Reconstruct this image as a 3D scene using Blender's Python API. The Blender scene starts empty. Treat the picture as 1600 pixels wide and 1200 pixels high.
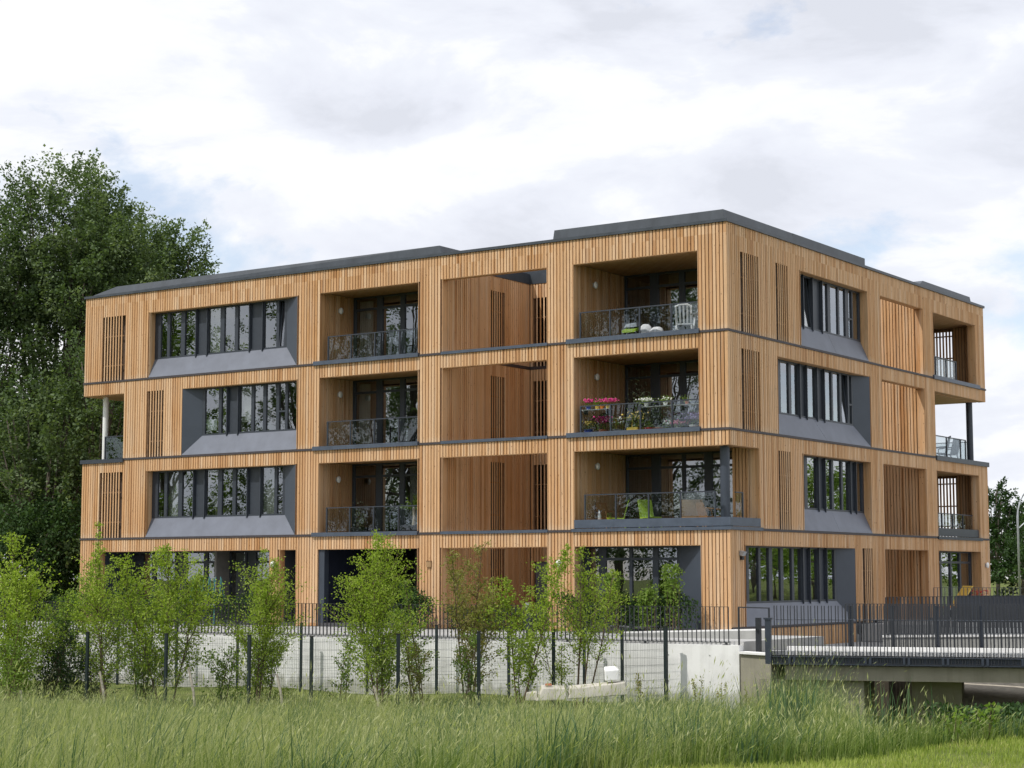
import bpy, math, random
import numpy as np
from mathutils import Vector, Matrix

random.seed(7)
RNG = np.random.default_rng(11)
S = bpy.context.scene
COL = S.collection

# ------------------------------------------------------------------ camera
CAM = np.array([25.46, -48.974, 1.639])
FW = np.array([-0.55969, 0.82218, 0.10377]); RT = np.array([0.82658, 0.56282, -0.00105]); UP = np.array([0.05927, -0.08519, 0.99460])
cd = bpy.data.cameras.new("camera"); cam = bpy.data.objects.new("camera", cd); COL.objects.link(cam)
cd.sensor_width = 36; cd.sensor_fit = 'HORIZONTAL'; cd.lens = 64.318; cd.clip_start = 0.5; cd.clip_end = 3000
cam.matrix_world = Matrix(((RT[0], UP[0], -FW[0], CAM[0]), (RT[1], UP[1], -FW[1], CAM[1]), (RT[2], UP[2], -FW[2], CAM[2]), (0, 0, 0, 1)))
S.camera = cam
S.view_settings.view_transform = 'Standard'; S.view_settings.look = 'None'
S.view_settings.gamma = 1; S.view_settings.use_curve_mapping = False; S.view_settings.exposure = 0.20
try:
    S.cycles.max_bounces = 8; S.cycles.transparent_max_bounces = 16; S.cycles.caustics_reflective = False; S.cycles.caustics_refractive = False
except Exception: pass

# ------------------------------------------------------------------ sun and sky
SUN = Vector((-0.56, -1.0, 1.6)).normalized()
sd = bpy.data.lights.new("sun", 'SUN'); sd.energy = 3.0; sd.angle = math.radians(0.53); sd.color = (1.0, 0.965, 0.91)
sun = bpy.data.objects.new("sun", sd); COL.objects.link(sun); sun.location = (-40, -60, 90)
sun.rotation_euler = SUN.to_track_quat('Z', 'Y').to_euler()

def N(nt, t, **kw):
    n = nt.nodes.new(t)
    for k, v in kw.items():
        if k.startswith('i_'):
            k = k[2:]; k = int(k) if k.isdigit() else k.replace('_', ' ')
            n.inputs[k].default_value = v
        else: setattr(n, k, v)
    return n
def ramp(nt, stops, interp='LINEAR'):
    r = nt.nodes.new('ShaderNodeValToRGB'); r.color_ramp.interpolation = interp
    e = r.color_ramp.elements
    while len(e) < len(stops): e.new(0.5)
    for q, (p, c) in zip(e, stops):
        q.position = p; q.color = (c, c, c, 1) if isinstance(c, (int, float)) else (*c, 1)
    return r
W = bpy.data.worlds.new("World"); S.world = W; W.use_nodes = True
nt = W.node_tree; nt.nodes.clear(); L = nt.links.new
sky = N(nt, 'ShaderNodeTexSky', sky_type='NISHITA', sun_disc=False, sun_elevation=math.asin(SUN.z), sun_rotation=math.atan2(SUN.x, SUN.y) % (2 * math.pi), air_density=1.0, dust_density=0.8, ozone_density=1.2)
bg1 = N(nt, 'ShaderNodeBackground', i_Strength=0.15); L(sky.outputs[0], bg1.inputs[0])
tc = N(nt, 'ShaderNodeTexCoord'); sp = N(nt, 'ShaderNodeSeparateXYZ'); L(tc.outputs['Generated'], sp.inputs[0])
# flat cloud layer seen in perspective: direction / (height + k)
zz = N(nt, 'ShaderNodeMath', operation='MAXIMUM', i_1=0.0); L(sp.outputs[2], zz.inputs[0])
za = N(nt, 'ShaderNodeMath', operation='ADD', i_1=0.75); L(zz.outputs[0], za.inputs[0])
dv = N(nt, 'ShaderNodeVectorMath', operation='DIVIDE'); L(tc.outputs['Generated'], dv.inputs[0])
cb = N(nt, 'ShaderNodeCombineXYZ'); L(za.outputs[0], cb.inputs[0]); L(za.outputs[0], cb.inputs[1]); cb.inputs[2].default_value = 1
L(cb.outputs[0], dv.inputs[1])
n1 = N(nt, 'ShaderNodeTexNoise', i_Scale=5.6, i_Detail=11.0, i_Roughness=0.58, i_Distortion=0.25)
mp = N(nt, 'ShaderNodeMapping'); mp.inputs['Location'].default_value = (4.35, 2.2, 0.7); mp.inputs['Scale'].default_value = (1, 1, 1.6)
L(dv.outputs[0], mp.inputs[0]); L(mp.outputs[0], n1.inputs[0])
n2 = N(nt, 'ShaderNodeTexNoise', i_Scale=6.6, i_Detail=11.0, i_Roughness=0.57, i_Distortion=0.3)
mp2 = N(nt, 'ShaderNodeMapping'); mp2.inputs['Location'].default_value = (9.1, -3.4, 2.0); mp2.inputs['Scale'].default_value = (1, 1, 2.2)
L(dv.outputs[0], mp2.inputs[0]); L(mp2.outputs[0], n2.inputs[0])
cover = ramp(nt, [(0.385, 0.50), (0.46, 1.0)]); L(n1.outputs[0], cover.inputs[0])
shade = ramp(nt, [(0.34, (0.655, 0.68, 0.75)), (0.43, (0.74, 0.765, 0.84)), (0.50, (0.785, 0.81, 0.875)), (0.535, (0.85, 0.865, 0.91)), (0.63, (0.92, 0.92, 0.935))]); L(n2.outputs[0], shade.inputs[0])
bg2 = N(nt, 'ShaderNodeBackground', i_Strength=1.0); L(shade.outputs[0], bg2.inputs[0])
mx = N(nt, 'ShaderNodeMixShader'); L(cover.outputs[0], mx.inputs[0]); L(bg1.outputs[0], mx.inputs[1]); L(bg2.outputs[0], mx.inputs[2])
wo = N(nt, 'ShaderNodeOutputWorld'); L(mx.outputs[0], wo.inputs[0])

# ------------------------------------------------------------------ materials
MATS = {}
def new_mat(name):
    m = bpy.data.materials.new(name); m.use_nodes = True; MATS[name] = m
    nt = m.node_tree; nt.nodes.clear()
    out = N(nt, 'ShaderNodeOutputMaterial')
    return m, nt, out, nt.links.new
def pos(nt, scale=(1, 1, 1)):
    g = N(nt, 'ShaderNodeNewGeometry'); m = N(nt, 'ShaderNodeMapping'); m.inputs['Scale'].default_value = scale
    nt.links.new(g.outputs['Position'], m.inputs[0]); return m.outputs[0]
def plain(name, col, rough=0.6, var=0.12, scale=6.0, metal=0.0, spec=0.5, bump=0.0, stretch=(1, 1, 1), emit=None):
    m, nt, out, L = new_mat(name)
    b = N(nt, 'ShaderNodeBsdfPrincipled', i_Roughness=rough, i_Metallic=metal); b.inputs['Specular IOR Level'].default_value = spec
    n = N(nt, 'ShaderNodeTexNoise', i_Scale=scale, i_Detail=6.0, i_Roughness=0.6); L(pos(nt, stretch), n.inputs[0])
    r = ramp(nt, [(0.3, tuple(c * (1 - var) for c in col)), (0.7, tuple(min(1, c * (1 + var)) for c in col))]); L(n.outputs[0], r.inputs[0])
    L(r.outputs[0], b.inputs['Base Color'])
    if bump:
        bp_ = N(nt, 'ShaderNodeBump', i_Strength=bump, i_Distance=0.02); L(n.outputs[0], bp_.inputs['Height']); L(bp_.outputs[0], b.inputs['Normal'])
    L(b.outputs[0], out.inputs[0]); return m
def wood(name, cols, pitch, knots=True, rough=0.65, seg=3.0):
    """larch battens: every batten its own tone, long grain, small dark knots"""
    m, nt, out, L = new_mat(name)
    g = N(nt, 'ShaderNodeNewGeometry'); s = N(nt, 'ShaderNodeSeparateXYZ'); L(g.outputs['Position'], s.inputs[0])
    a = N(nt, 'ShaderNodeMath', operation='ADD'); L(s.outputs[0], a.inputs[0]); L(s.outputs[1], a.inputs[1])
    d = N(nt, 'ShaderNodeMath', operation='DIVIDE', i_1=pitch); L(a.outputs[0], d.inputs[0])
    f = N(nt, 'ShaderNodeMath', operation='FLOOR'); L(d.outputs[0], f.inputs[0])
    zd = N(nt, 'ShaderNodeMath', operation='DIVIDE', i_1=seg); L(s.outputs[2], zd.inputs[0])
    zf = N(nt, 'ShaderNodeMath', operation='FLOOR'); L(zd.outputs[0], zf.inputs[0])
    c = N(nt, 'ShaderNodeCombineXYZ'); L(f.outputs[0], c.inputs[0]); L(zf.outputs[0], c.inputs[1])
    w = N(nt, 'ShaderNodeTexWhiteNoise', noise_dimensions='2D'); L(c.outputs[0], w.inputs['Vector'])
    r = ramp(nt, [(i / (len(cols) - 1), q) for i, q in enumerate(cols)]); L(w.outputs['Value'], r.inputs[0])
    gr = N(nt, 'ShaderNodeTexNoise', i_Scale=1.0, i_Detail=5.0, i_Roughness=0.65); L(pos(nt, (38, 38, 1.6)), gr.inputs[0])
    grr = ramp(nt, [(0.3, 0.72), (0.68, 1.12)]); L(gr.outputs[0], grr.inputs[0])
    mu = N(nt, 'ShaderNodeMix', data_type='RGBA', blend_type='MULTIPLY', i_0=1.0); L(r.outputs[0], mu.inputs[6]); L(grr.outputs[0], mu.inputs[7])
    # broad weathering: some bays greyer than others
    wn = N(nt, 'ShaderNodeTexNoise', i_Scale=0.35, i_Detail=3.0); L(pos(nt), wn.inputs[0])
    wr = ramp(nt, [(0.35, 0.0), (0.7, 0.4)]); L(wn.outputs[0], wr.inputs[0])
    wm = N(nt, 'ShaderNodeMix', data_type='RGBA'); L(wr.outputs[0], wm.inputs[0]); L(mu.outputs[2], wm.inputs[6]); wm.inputs[7].default_value = (*[x * 0.92 for x in cols[len(cols) // 2]], 1)
    last = wm.outputs[2]
    # bleached feet above every floor band and long vertical rain streaks
    zr = N(nt, 'ShaderNodeMath', operation='FRACT'); zc_ = N(nt, 'ShaderNodeMath', operation='MINIMUM', i_1=3.97); L(zd.outputs[0], zc_.inputs[0]); L(zc_.outputs[0], zr.inputs[0])
    sn = N(nt, 'ShaderNodeTexNoise', i_Scale=1.0, i_Detail=4.0); L(pos(nt, (5.5, 5.5, 0.5)), sn.inputs[0])
    za_ = N(nt, 'ShaderNodeMath', operation='MULTIPLY_ADD', i_1=-0.16, i_2=0.10); L(sn.outputs[0], za_.inputs[0])
    zb_ = N(nt, 'ShaderNodeMath', operation='ADD'); L(zr.outputs[0], zb_.inputs[0]); L(za_.outputs[0], zb_.inputs[1])
    br_ = ramp(nt, [(0.0, 0.55), (0.10, 0.0)]); L(zb_.outputs[0], br_.inputs[0])
    bm = N(nt, 'ShaderNodeMix', data_type='RGBA'); L(br_.outputs[0], bm.inputs[0]); L(last, bm.inputs[6]); bm.inputs[7].default_value = (0.66, 0.53, 0.40, 1)
    s2 = ramp(nt, [(0.52, 0.0), (0.75, 0.45)]); L(sn.outputs[0], s2.inputs[0])
    sm2 = N(nt, 'ShaderNodeMix', data_type='RGBA'); L(s2.outputs[0], sm2.inputs[0]); L(bm.outputs[2], sm2.inputs[6]); sm2.inputs[7].default_value = (0.50, 0.40, 0.30, 1)
    last = sm2.outputs[2]
    if knots:
        v = N(nt, 'ShaderNodeTexVoronoi', i_Scale=1.0, i_Randomness=1.0); L(pos(nt, (8.2, 8.2, 3.4)), v.inputs[0])
        kr = ramp(nt, [(0.055, 1.0), (0.11, 0.0)]); L(v.outputs['Distance'], kr.inputs[0])
        km = N(nt, 'ShaderNodeMix', data_type='RGBA'); L(kr.outputs[0], km.inputs[0]); L(last, km.inputs[6]); km.inputs[7].default_value = (0.16, 0.07, 0.03, 1); last = km.outputs[2]
    b = N(nt, 'ShaderNodeBsdfPrincipled', i_Roughness=rough); b.inputs['Specular IOR Level'].default_value = 0.25
    L(last, b.inputs['Base Color']); L(b.outputs[0], out.inputs[0]); return m
def glass(name, base, gain, tint, bump=.06):
    m, nt, out, L = new_mat(name)
    fr = N(nt, 'ShaderNodeFresnel', i_IOR=1.5); ma = N(nt, 'ShaderNodeMath', operation='MULTIPLY_ADD', use_clamp=True, i_1=gain, i_2=base); L(fr.outputs[0], ma.inputs[0])
    ge = N(nt, 'ShaderNodeNewGeometry'); fb = N(nt, 'ShaderNodeMath', operation='SUBTRACT', i_0=1.0); L(ge.outputs['Backfacing'], fb.inputs[1]); mf = N(nt, 'ShaderNodeMath', operation='MULTIPLY'); L(ma.outputs[0], mf.inputs[0]); L(fb.outputs[0], mf.inputs[1])
    t = N(nt, 'ShaderNodeBsdfTransparent'); t.inputs[0].default_value = (*[c ** .5 for c in tint], 1)
    gl = N(nt, 'ShaderNodeBsdfGlossy', i_Roughness=0.0); gl.inputs[0].default_value = (0.93, 0.97, 1.0, 1)
    wv = N(nt, 'ShaderNodeTexNoise', i_Scale=1.3, i_Detail=1.0); L(pos(nt), wv.inputs[0])
    bu = N(nt, 'ShaderNodeBump', i_Strength=bump, i_Distance=0.02); L(wv.outputs[0], bu.inputs['Height']); L(bu.outputs[0], gl.inputs['Normal'])
    mx = N(nt, 'ShaderNodeMixShader'); L(mf.outputs[0], mx.inputs[0]); L(t.outputs[0], mx.inputs[1]); L(gl.outputs[0], mx.inputs[2]); L(mx.outputs[0], out.inputs[0]); return m
def leafmat(name, lo, mid, hi, trans=0.35):
    m, nt, out, L = new_mat(name)
    a = N(nt, 'ShaderNodeAttribute', attribute_name='tint')
    r = ramp(nt, [(0.0, lo), (0.5, mid), (1.0, hi)]); L(a.outputs['Fac'], r.inputs[0])
    b = N(nt, 'ShaderNodeBsdfPrincipled', i_Roughness=0.6); b.inputs['Specular IOR Level'].default_value = 0.16; L(r.outputs[0], b.inputs['Base Color'])
    t = N(nt, 'ShaderNodeBsdfTranslucent')
    br = N(nt, 'ShaderNodeMix', data_type='RGBA', blend_type='MULTIPLY', i_0=1.0); L(r.outputs[0], br.inputs[6]); br.inputs[7].default_value = (1.25, 1.35, 0.6, 1); L(br.outputs[2], t.inputs[0])
    mx = N(nt, 'ShaderNodeMixShader', i_0=trans); L(b.outputs[0], mx.inputs[1]); L(t.outputs[0], mx.inputs[2]); L(mx.outputs[0], out.inputs[0]); return m
def concrete(name, col, streak=0.35):
    m, nt, out, L = new_mat(name)
    n = N(nt, 'ShaderNodeTexNoise', i_Scale=1.6, i_Detail=8.0, i_Roughness=0.6); L(pos(nt), n.inputs[0])
    r = ramp(nt, [(0.3, tuple(c * 0.82 for c in col)), (0.65, col)]); L(n.outputs[0], r.inputs[0])
    s = N(nt, 'ShaderNodeTexNoise', i_Scale=1.0, i_Detail=6.0); L(pos(nt, (5, 5, 0.35)), s.inputs[0])
    sr = ramp(nt, [(0.5, 0.0), (0.75, streak)]); L(s.outputs[0], sr.inputs[0])
    mu = N(nt, 'ShaderNodeMix', data_type='RGBA'); L(sr.outputs[0], mu.inputs[0]); L(r.outputs[0], mu.inputs[6]); mu.inputs[7].default_value = (col[0] * .45, col[1] * .44, col[2] * .4, 1)
    v = N(nt, 'ShaderNodeTexVoronoi', i_Scale=9.0); L(pos(nt), v.inputs[0]); vr = ramp(nt, [(0.03, 0.5), (0.07, 0.0)]); L(v.outputs['Distance'], vr.inputs[0])
    mv = N(nt, 'ShaderNodeMix', data_type='RGBA'); L(vr.outputs[0], mv.inputs[0]); L(mu.outputs[2], mv.inputs[6]); mv.inputs[7].default_value = (col[0] * .5, col[1] * .5, col[2] * .5, 1)
    gz = N(nt, 'ShaderNodeNewGeometry'); sz = N(nt, 'ShaderNodeSeparateXYZ'); L(gz.outputs['Position'], sz.inputs[0])
    z1 = N(nt, 'ShaderNodeMath', operation='MULTIPLY_ADD', i_1=0.9, i_2=1.86); L(sz.outputs[2], z1.inputs[0])
    z2 = N(nt, 'ShaderNodeMath', operation='MULTIPLY_ADD', i_1=-0.9); L(s.outputs[0], z2.inputs[0]); L(z1.outputs[0], z2.inputs[2])
    zr_ = ramp(nt, [(0.0, 0.5), (0.16, 0.0)]); L(z2.outputs[0], zr_.inputs[0])
    mo = N(nt, 'ShaderNodeMix', data_type='RGBA'); L(zr_.outputs[0], mo.inputs[0]); L(mv.outputs[2], mo.inputs[6]); mo.inputs[7].default_value = (0.20, 0.20, 0.12, 1)
    b = N(nt, 'ShaderNodeBsdfPrincipled', i_Roughness=0.85); b.inputs['Specular IOR Level'].default_value = 0.2; L(mo.outputs[2], b.inputs['Base Color'])
    f = N(nt, 'ShaderNodeTexNoise', i_Scale=30.0, i_Detail=4.0); L(pos(nt), f.inputs[0]); bu = N(nt, 'ShaderNodeBump', i_Strength=0.25, i_Distance=0.01); L(f.outputs[0], bu.inputs['Height']); L(bu.outputs[0], b.inputs['Normal'])
    L(b.outputs[0], out.inputs[0]); return m

LARCH = [(0.43, 0.212, 0.083), (0.59, 0.33, 0.152), (0.64, 0.38, 0.192), (0.72, 0.485, 0.29), (0.51, 0.268, 0.106), (0.66, 0.415, 0.226)]
wood('larch', LARCH, 0.1235)
wood('larch_board', [(0.44, 0.24, 0.11), (0.52, 0.31, 0.155), (0.48, 0.27, 0.125)], 0.1235, knots=True)
plain('dark_wood', (0.19, 0.105, 0.053), 0.8, 0.3)
plain('slot_shade', (0.085, 0.05, 0.03), 0.8, 0.3)
plain('anthracite', (0.036, 0.043, 0.056), 0.42, 0.10)
plain('fascia', (0.046, 0.055, 0.066), 0.42, 0.25, 1.0, stretch=(2.5, 2.5, 1.0))
plain('sill_grey', (0.13, 0.143, 0.178), 0.42, 0.14, 1.6)
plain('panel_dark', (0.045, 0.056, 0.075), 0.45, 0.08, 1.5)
plain('sheet_grey', (0.07, 0.088, 0.12), 0.4, 0.18, 1.0, stretch=(3, 3, 3))
plain('band_dark', (0.05, 0.042, 0.045), 0.6, 0.2)
plain('interior', (0.20, 0.19, 0.17), 0.9, 0.1)
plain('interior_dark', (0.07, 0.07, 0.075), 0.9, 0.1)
plain('curtain', (0.62, 0.61, 0.57), 0.9, 0.1, 8, stretch=(6, 6, 0.3))
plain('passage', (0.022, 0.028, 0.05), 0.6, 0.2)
plain('white_paint', (0.78, 0.78, 0.76), 0.5, 0.05)
plain('white_plastic', (0.80, 0.80, 0.80), 0.35, 0.04)
plain('lamp_white', (0.82, 0.82, 0.80), 0.3, 0.03)
plain('paper', (0.78, 0.82, 0.84), 0.7, 0.06)
plain('steel', (0.045, 0.055, 0.075), 0.4, 0.15, metal=0.3)
plain('rail_black', (0.024, 0.027, 0.033), 0.45, 0.15)
plain('post_green', (0.014, 0.024, 0.026), 0.45, 0.2)
plain('galv', (0.42, 0.44, 0.46), 0.45, 0.12, metal=0.5)
plain('shade_soil', (0.085, 0.07, 0.05), 0.95, 0.35, 3, bump=0.5)
plain('sand', (0.42, 0.38, 0.31), 0.95, 0.2, 5, bump=0.4)
plain('bark', (0.10, 0.085, 0.065), 0.9, 0.35, 9, bump=0.6, stretch=(1, 1, .3))
plain('bark_pale', (0.42, 0.38, 0.31), 0.9, 0.25, 9, bump=0.4)
plain('twig', (0.13, 0.09, 0.055), 0.85, 0.3)
plain('red', (0.55, 0.04, 0.03), 0.5, 0.1); plain('magenta', (0.62, 0.03, 0.22), 0.6, 0.2); plain('pink', (0.75, 0.25, 0.36), 0.6, 0.2)
plain('yellow', (0.75, 0.52, 0.10), 0.5, 0.1); plain('orange', (0.80, 0.24, 0.03), 0.5, 0.15); plain('blue', (0.02, 0.05, 0.32), 0.35, 0.1)
plain('lilac', (0.42, 0.33, 0.62), 0.6, 0.2); plain('lime', (0.30, 0.44, 0.04), 0.5, 0.1); plain('teal', (0.05, 0.17, 0.17), 0.45, 0.1)
plain('wicker', (0.34, 0.21, 0.10), 0.7, 0.3, 60); plain('teak', (0.33, 0.17, 0.07), 0.6, 0.2); plain('cloth_white', (0.72, 0.70, 0.72), 0.9, 0.08)
plain('cloth_grey', (0.25, 0.27, 0.30), 0.85, 0.1); plain('black', (0.012, 0.012, 0.014), 0.4, 0.1); plain('terracotta', (0.36, 0.13, 0.06), 0.8, 0.15)
plain('mat_yellow', (0.62, 0.66, 0.05), 0.5, 0.1); plain('white_flower', (0.8, 0.8, 0.76), 0.7, 0.1)
glass('pane', 0.17, 2.2, (0.50, 0.54, 0.53)); glass('guard_glass', 0.06, 1.6, (0.74, 0.79, 0.80), .015)
concrete('concrete_white', (0.86, 0.855, 0.84), 0.22); concrete('concrete_grey', (0.40, 0.40, 0.38), 0.4); concrete('concrete_beige', (0.30, 0.28, 0.22), 0.45); concrete('paving', (0.46, 0.46, 0.45), 0.1)
concrete('stone', (0.56, 0.53, 0.46), 0.75)
leafmat('leaf_big', (0.046, 0.076, 0.030), (0.105, 0.155, 0.065), (0.20, 0.255, 0.135), 0.34)
leafmat('leaf_lime', (0.13, 0.20, 0.024), (0.27, 0.365, 0.05), (0.43, 0.51, 0.125), 0.45)
leafmat('leaf_mid', (0.085, 0.15, 0.026), (0.17, 0.26, 0.05), (0.28, 0.37, 0.09), 0.4)
leafmat('leaf_rust', (0.15, 0.16, 0.04), (0.24, 0.25, 0.07), (0.34, 0.24, 0.11), 0.38)
leafmat('leaf_dark', (0.020, 0.045, 0.014), (0.038, 0.075, 0.022), (0.065, 0.12, 0.035), 0.25)
leafmat('grass_tall', (0.05, 0.105, 0.018), (0.185, 0.245, 0.065), (0.45, 0.46, 0.25), 0.42)
leafmat('grass_lawn', (0.20, 0.27, 0.05), (0.34, 0.40, 0.10), (0.50, 0.47, 0.21), 0.4)
leafmat('reed_leaf', (0.05, 0.10, 0.05), (0.085, 0.15, 0.075), (0.15, 0.20, 0.10), 0.3)
leafmat('grey_leaf', (0.12, 0.17, 0.11), (0.18, 0.23, 0.15), (0.26, 0.30, 0.20), 0.3)

# ------------------------------------------------------------------ mesh helpers
class MB:
    def __init__(s): s.v = []; s.f = []
    def box(s, x0, x1, y0, y1, z0, z1):
        b = len(s.v); s.v += [(x0, y0, z0), (x1, y0, z0), (x1, y1, z0), (x0, y1, z0), (x0, y0, z1), (x1, y0, z1), (x1, y1, z1), (x0, y1, z1)]
        s.f += [tuple(b + i for i in q) for q in ((3, 2, 1, 0), (4, 5, 6, 7), (0, 1, 5, 4), (1, 2, 6, 5), (2, 3, 7, 6), (3, 0, 4, 7))]; return s
    def hexa(s, lo, hi):
        b = len(s.v); s.v += [tuple(q) for q in lo] + [tuple(q) for q in hi]
        s.f += [tuple(b + i for i in q) for q in ((3, 2, 1, 0), (4, 5, 6, 7), (0, 1, 5, 4), (1, 2, 6, 5), (2, 3, 7, 6), (3, 0, 4, 7))]; return s
    def bar(s, p, q, w, h, up=(0, 0, 1)):
        p, q = Vector(p), Vector(q); d = (q - p).normalized(); u = Vector(up)
        if abs(d.dot(u)) > 0.98: u = Vector((1, 0, 0))
        a = d.cross(u).normalized() * w / 2; c = a.cross(d).normalized() * h / 2
        return s.hexa([p - a - c, p + a - c, p + a + c, p - a + c], [q - a - c, q + a - c, q + a + c, q - a + c])
    def tube(s, pts, rad, n=6):
        pts = [Vector(p) for p in pts]; b = len(s.v)
        if not isinstance(rad, (list, tuple)): rad = [rad] * len(pts)
        for i, p in enumerate(pts):
            d = (pts[min(i + 1, len(pts) - 1)] - pts[max(i - 1, 0)]).normalized()
            u = Vector((0, 0, 1)) if abs(d.z) < 0.9 else Vector((1, 0, 0))
            a = d.cross(u).normalized(); c = a.cross(d)
            for k in range(n):
                t = 2 * math.pi * k / n; s.v.append(tuple(p + (a * math.cos(t) + c * math.sin(t)) * rad[i]))
        for i in range(len(pts) - 1):
            for k in range(n):
                k2 = (k + 1) % n; s.f.append((b + i * n + k, b + i * n + k2, b + (i + 1) * n + k2, b + (i + 1) * n + k))
        s.f.append(tuple(b + k for k in reversed(range(n)))); s.f.append(tuple(b + (len(pts) - 1) * n + k for k in range(n))); return s
    def lathe(s, c, prof, n=16):
        b = len(s.v)
        for r, z in prof:
            for k in range(n):
                t = 2 * math.pi * k / n; s.v.append((c[0] + r * math.cos(t), c[1] + r * math.sin(t), c[2] + z))
        for i in range(len(prof) - 1):
            for k in range(n):
                k2 = (k + 1) % n; s.f.append((b + i * n + k, b + i * n + k2, b + (i + 1) * n + k2, b + (i + 1) * n + k))
        s.f.append(tuple(b + k for k in reversed(range(n)))); s.f.append(tuple(b + (len(prof) - 1) * n + k for k in range(n))); return s
    def ball(s, c, r, n=10, m=6, sq=(1, 1, 1)):
        b = len(s.v)
        for i in range(1, m):
            th = math.pi * i / m
            for k in range(n):
                t = 2 * math.pi * k / n; s.v.append((c[0] + r * sq[0] * math.sin(th) * math.cos(t), c[1] + r * sq[1] * math.sin(th) * math.sin(t), c[2] + r * sq[2] * math.cos(th)))
        for i in range(m - 2):
            for k in range(n):
                k2 = (k + 1) % n; s.f.append((b + i * n + k, b + (i + 1) * n + k, b + (i + 1) * n + k2, b + i * n + k2))
        s.f.append(tuple(b + k for k in range(n))); s.f.append(tuple(b + (m - 2) * n + k for k in reversed(range(n)))); return s
    def quad(s, a, b_, c, d):
        b = len(s.v); s.v += [tuple(a), tuple(b_), tuple(c), tuple(d)]; s.f.append((b, b + 1, b + 2, b + 3)); return s
    def mesh(s, name, mat, smooth=False, bevel=0):
        me = bpy.data.meshes.new(name); me.from_pydata(s.v, [], s.f); me.materials.append(MATS[mat])
        if smooth: me.polygons.foreach_set('use_smooth', [True] * len(me.polygons))
        return me
def link(o, parent=None):
    COL.objects.link(o)
    if parent is not None: o.parent = parent
    return o
def part(name, mb, mat, parent=None, kind=None, label=None, smooth=False, loc=None, bevel=0):
    o = bpy.data.objects.new(name, mb.mesh(name, mat, smooth)); link(o, parent)
    if loc is not None: o.location = loc
    if kind: o['kind'] = kind
    if label: o['label'] = label
    if bevel:
        md = o.modifiers.new('bevel', 'BEVEL'); md.width = bevel; md.segments = 2
    return o
def tag(o, label, cat, group=None):
    o['label'] = label; o['category'] = cat
    if group: o['group'] = group
    return o
def thing(name, label, cat, loc=(0, 0, 0), rz=0.0, group=None):
    o = bpy.data.objects.new(name, None); COL.objects.link(o); o.location = loc; o.rotation_euler = (0, 0, rz); o.empty_display_size = 0.3
    return tag(o, label, cat, group)
def copy_tree(o, loc, rz=0.0, scale=1.0):
    kids = {}
    for q in list(bpy.data.objects):
        if q.parent: kids.setdefault(q.parent.name, []).append(q)
    def rec(q, par):
        c = q.copy(); COL.objects.link(c); c.parent = par
        for ch in kids.get(q.name, []): rec(ch, c)
        return c
    r = rec(o, None); r.location = loc; r.rotation_euler = (0, 0, rz); r.scale = (scale,) * 3
    return r
def np_mesh(name, V, Fq, mat, parent=None, tint=None, kind=None, smooth=False, loc=None):
    """V (n,3); Fq list of (array of faces with k corners)"""
    me = bpy.data.meshes.new(name); me.vertices.add(len(V)); me.vertices.foreach_set('co', np.asarray(V, np.float32).ravel())
    loops = np.concatenate([f.ravel() for f in Fq]).astype(np.int32); tot = np.concatenate([np.full(len(f), f.shape[1], np.int32) for f in Fq])
    st = np.zeros(len(tot), np.int32); st[1:] = np.cumsum(tot)[:-1]
    me.loops.add(len(loops)); me.loops.foreach_set('vertex_index', loops)
    me.polygons.add(len(tot)); me.polygons.foreach_set('loop_start', st); me.polygons.foreach_set('loop_total', tot)
    if tint is not None:
        a = me.attributes.new('tint', 'FLOAT', 'POINT'); a.data.foreach_set('value', np.asarray(tint, np.float32))
    me.update(calc_edges=True); me.validate(); me.materials.append(MATS[mat])
    if smooth: me.polygons.foreach_set('use_smooth', np.ones(len(tot), bool))
    o = bpy.data.objects.new(name, me); link(o, parent)
    if kind: o['kind'] = kind
    if loc is not None: o.location = loc
    return o

# ------------------------------------------------------------------ terrain
FH = np.array([-0.5627, 0.8266]); RH = np.array([0.8266, 0.5627])
def sl(x, y):
    dx, dy = x - CAM[0], y - CAM[1]; return dx * FH[0] + dy * FH[1], dx * RH[0] + dy * RH[1]
def xy(s, l): return CAM[0] + s * FH[0] + l * RH[0], CAM[1] + s * FH[1] + l * RH[1]
def sm(t): t = np.clip(t, 0, 1); return t * t * (3 - 2 * t)
def lawn_edge(l): return np.where(l > -2, 15.2 + (l - 1.1) * 0.80, 12.7) + 0.25 * np.sin(l * 1.7)
def height(x, y):
    s, l = sl(x, y); d = s - lawn_edge(l)
    dd = np.maximum(d, 0); h = -1.80 * (1 - np.exp(-dd / 8.0)) * sm(dd / 1.2)
    h = h - 0.45 * sm((l - 2) / 5) * sm(d / 5)
    h = h - 0.7 * np.exp(-((s - (38 - 0.1 * l)) / 9) ** 2) * sm((l - 7.5) / 3)
    far = sm((s - 78) / 40); h = h * (1 - far) + 0.1 * far
    h = h + 0.07 * np.sin(x * 0.9 + 1.3 * np.sin(y * 0.5)) * np.sin(y * 0.8) * sm(d / 3) * (1 - far)
    return h
gs = np.concatenate([np.linspace(-160, -4, 24), np.linspace(0, 70, 141), np.linspace(74, 600, 40)]); gl = np.concatenate([np.linspace(-500, -45, 20), np.linspace(-42, 42, 141), np.linspace(45, 500, 20)])
SS, LL = np.meshgrid(gs, gl, indexing='ij'); GX, GY = xy(SS, LL); GZ = height(GX, GY)
ni, nj = SS.shape; idx = np.arange(ni * nj).reshape(ni, nj)
q = np.stack([idx[:-1, :-1], idx[:-1, 1:], idx[1:, 1:], idx[1:, :-1]], -1).reshape(-1, 4)[:, ::-1]
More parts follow.
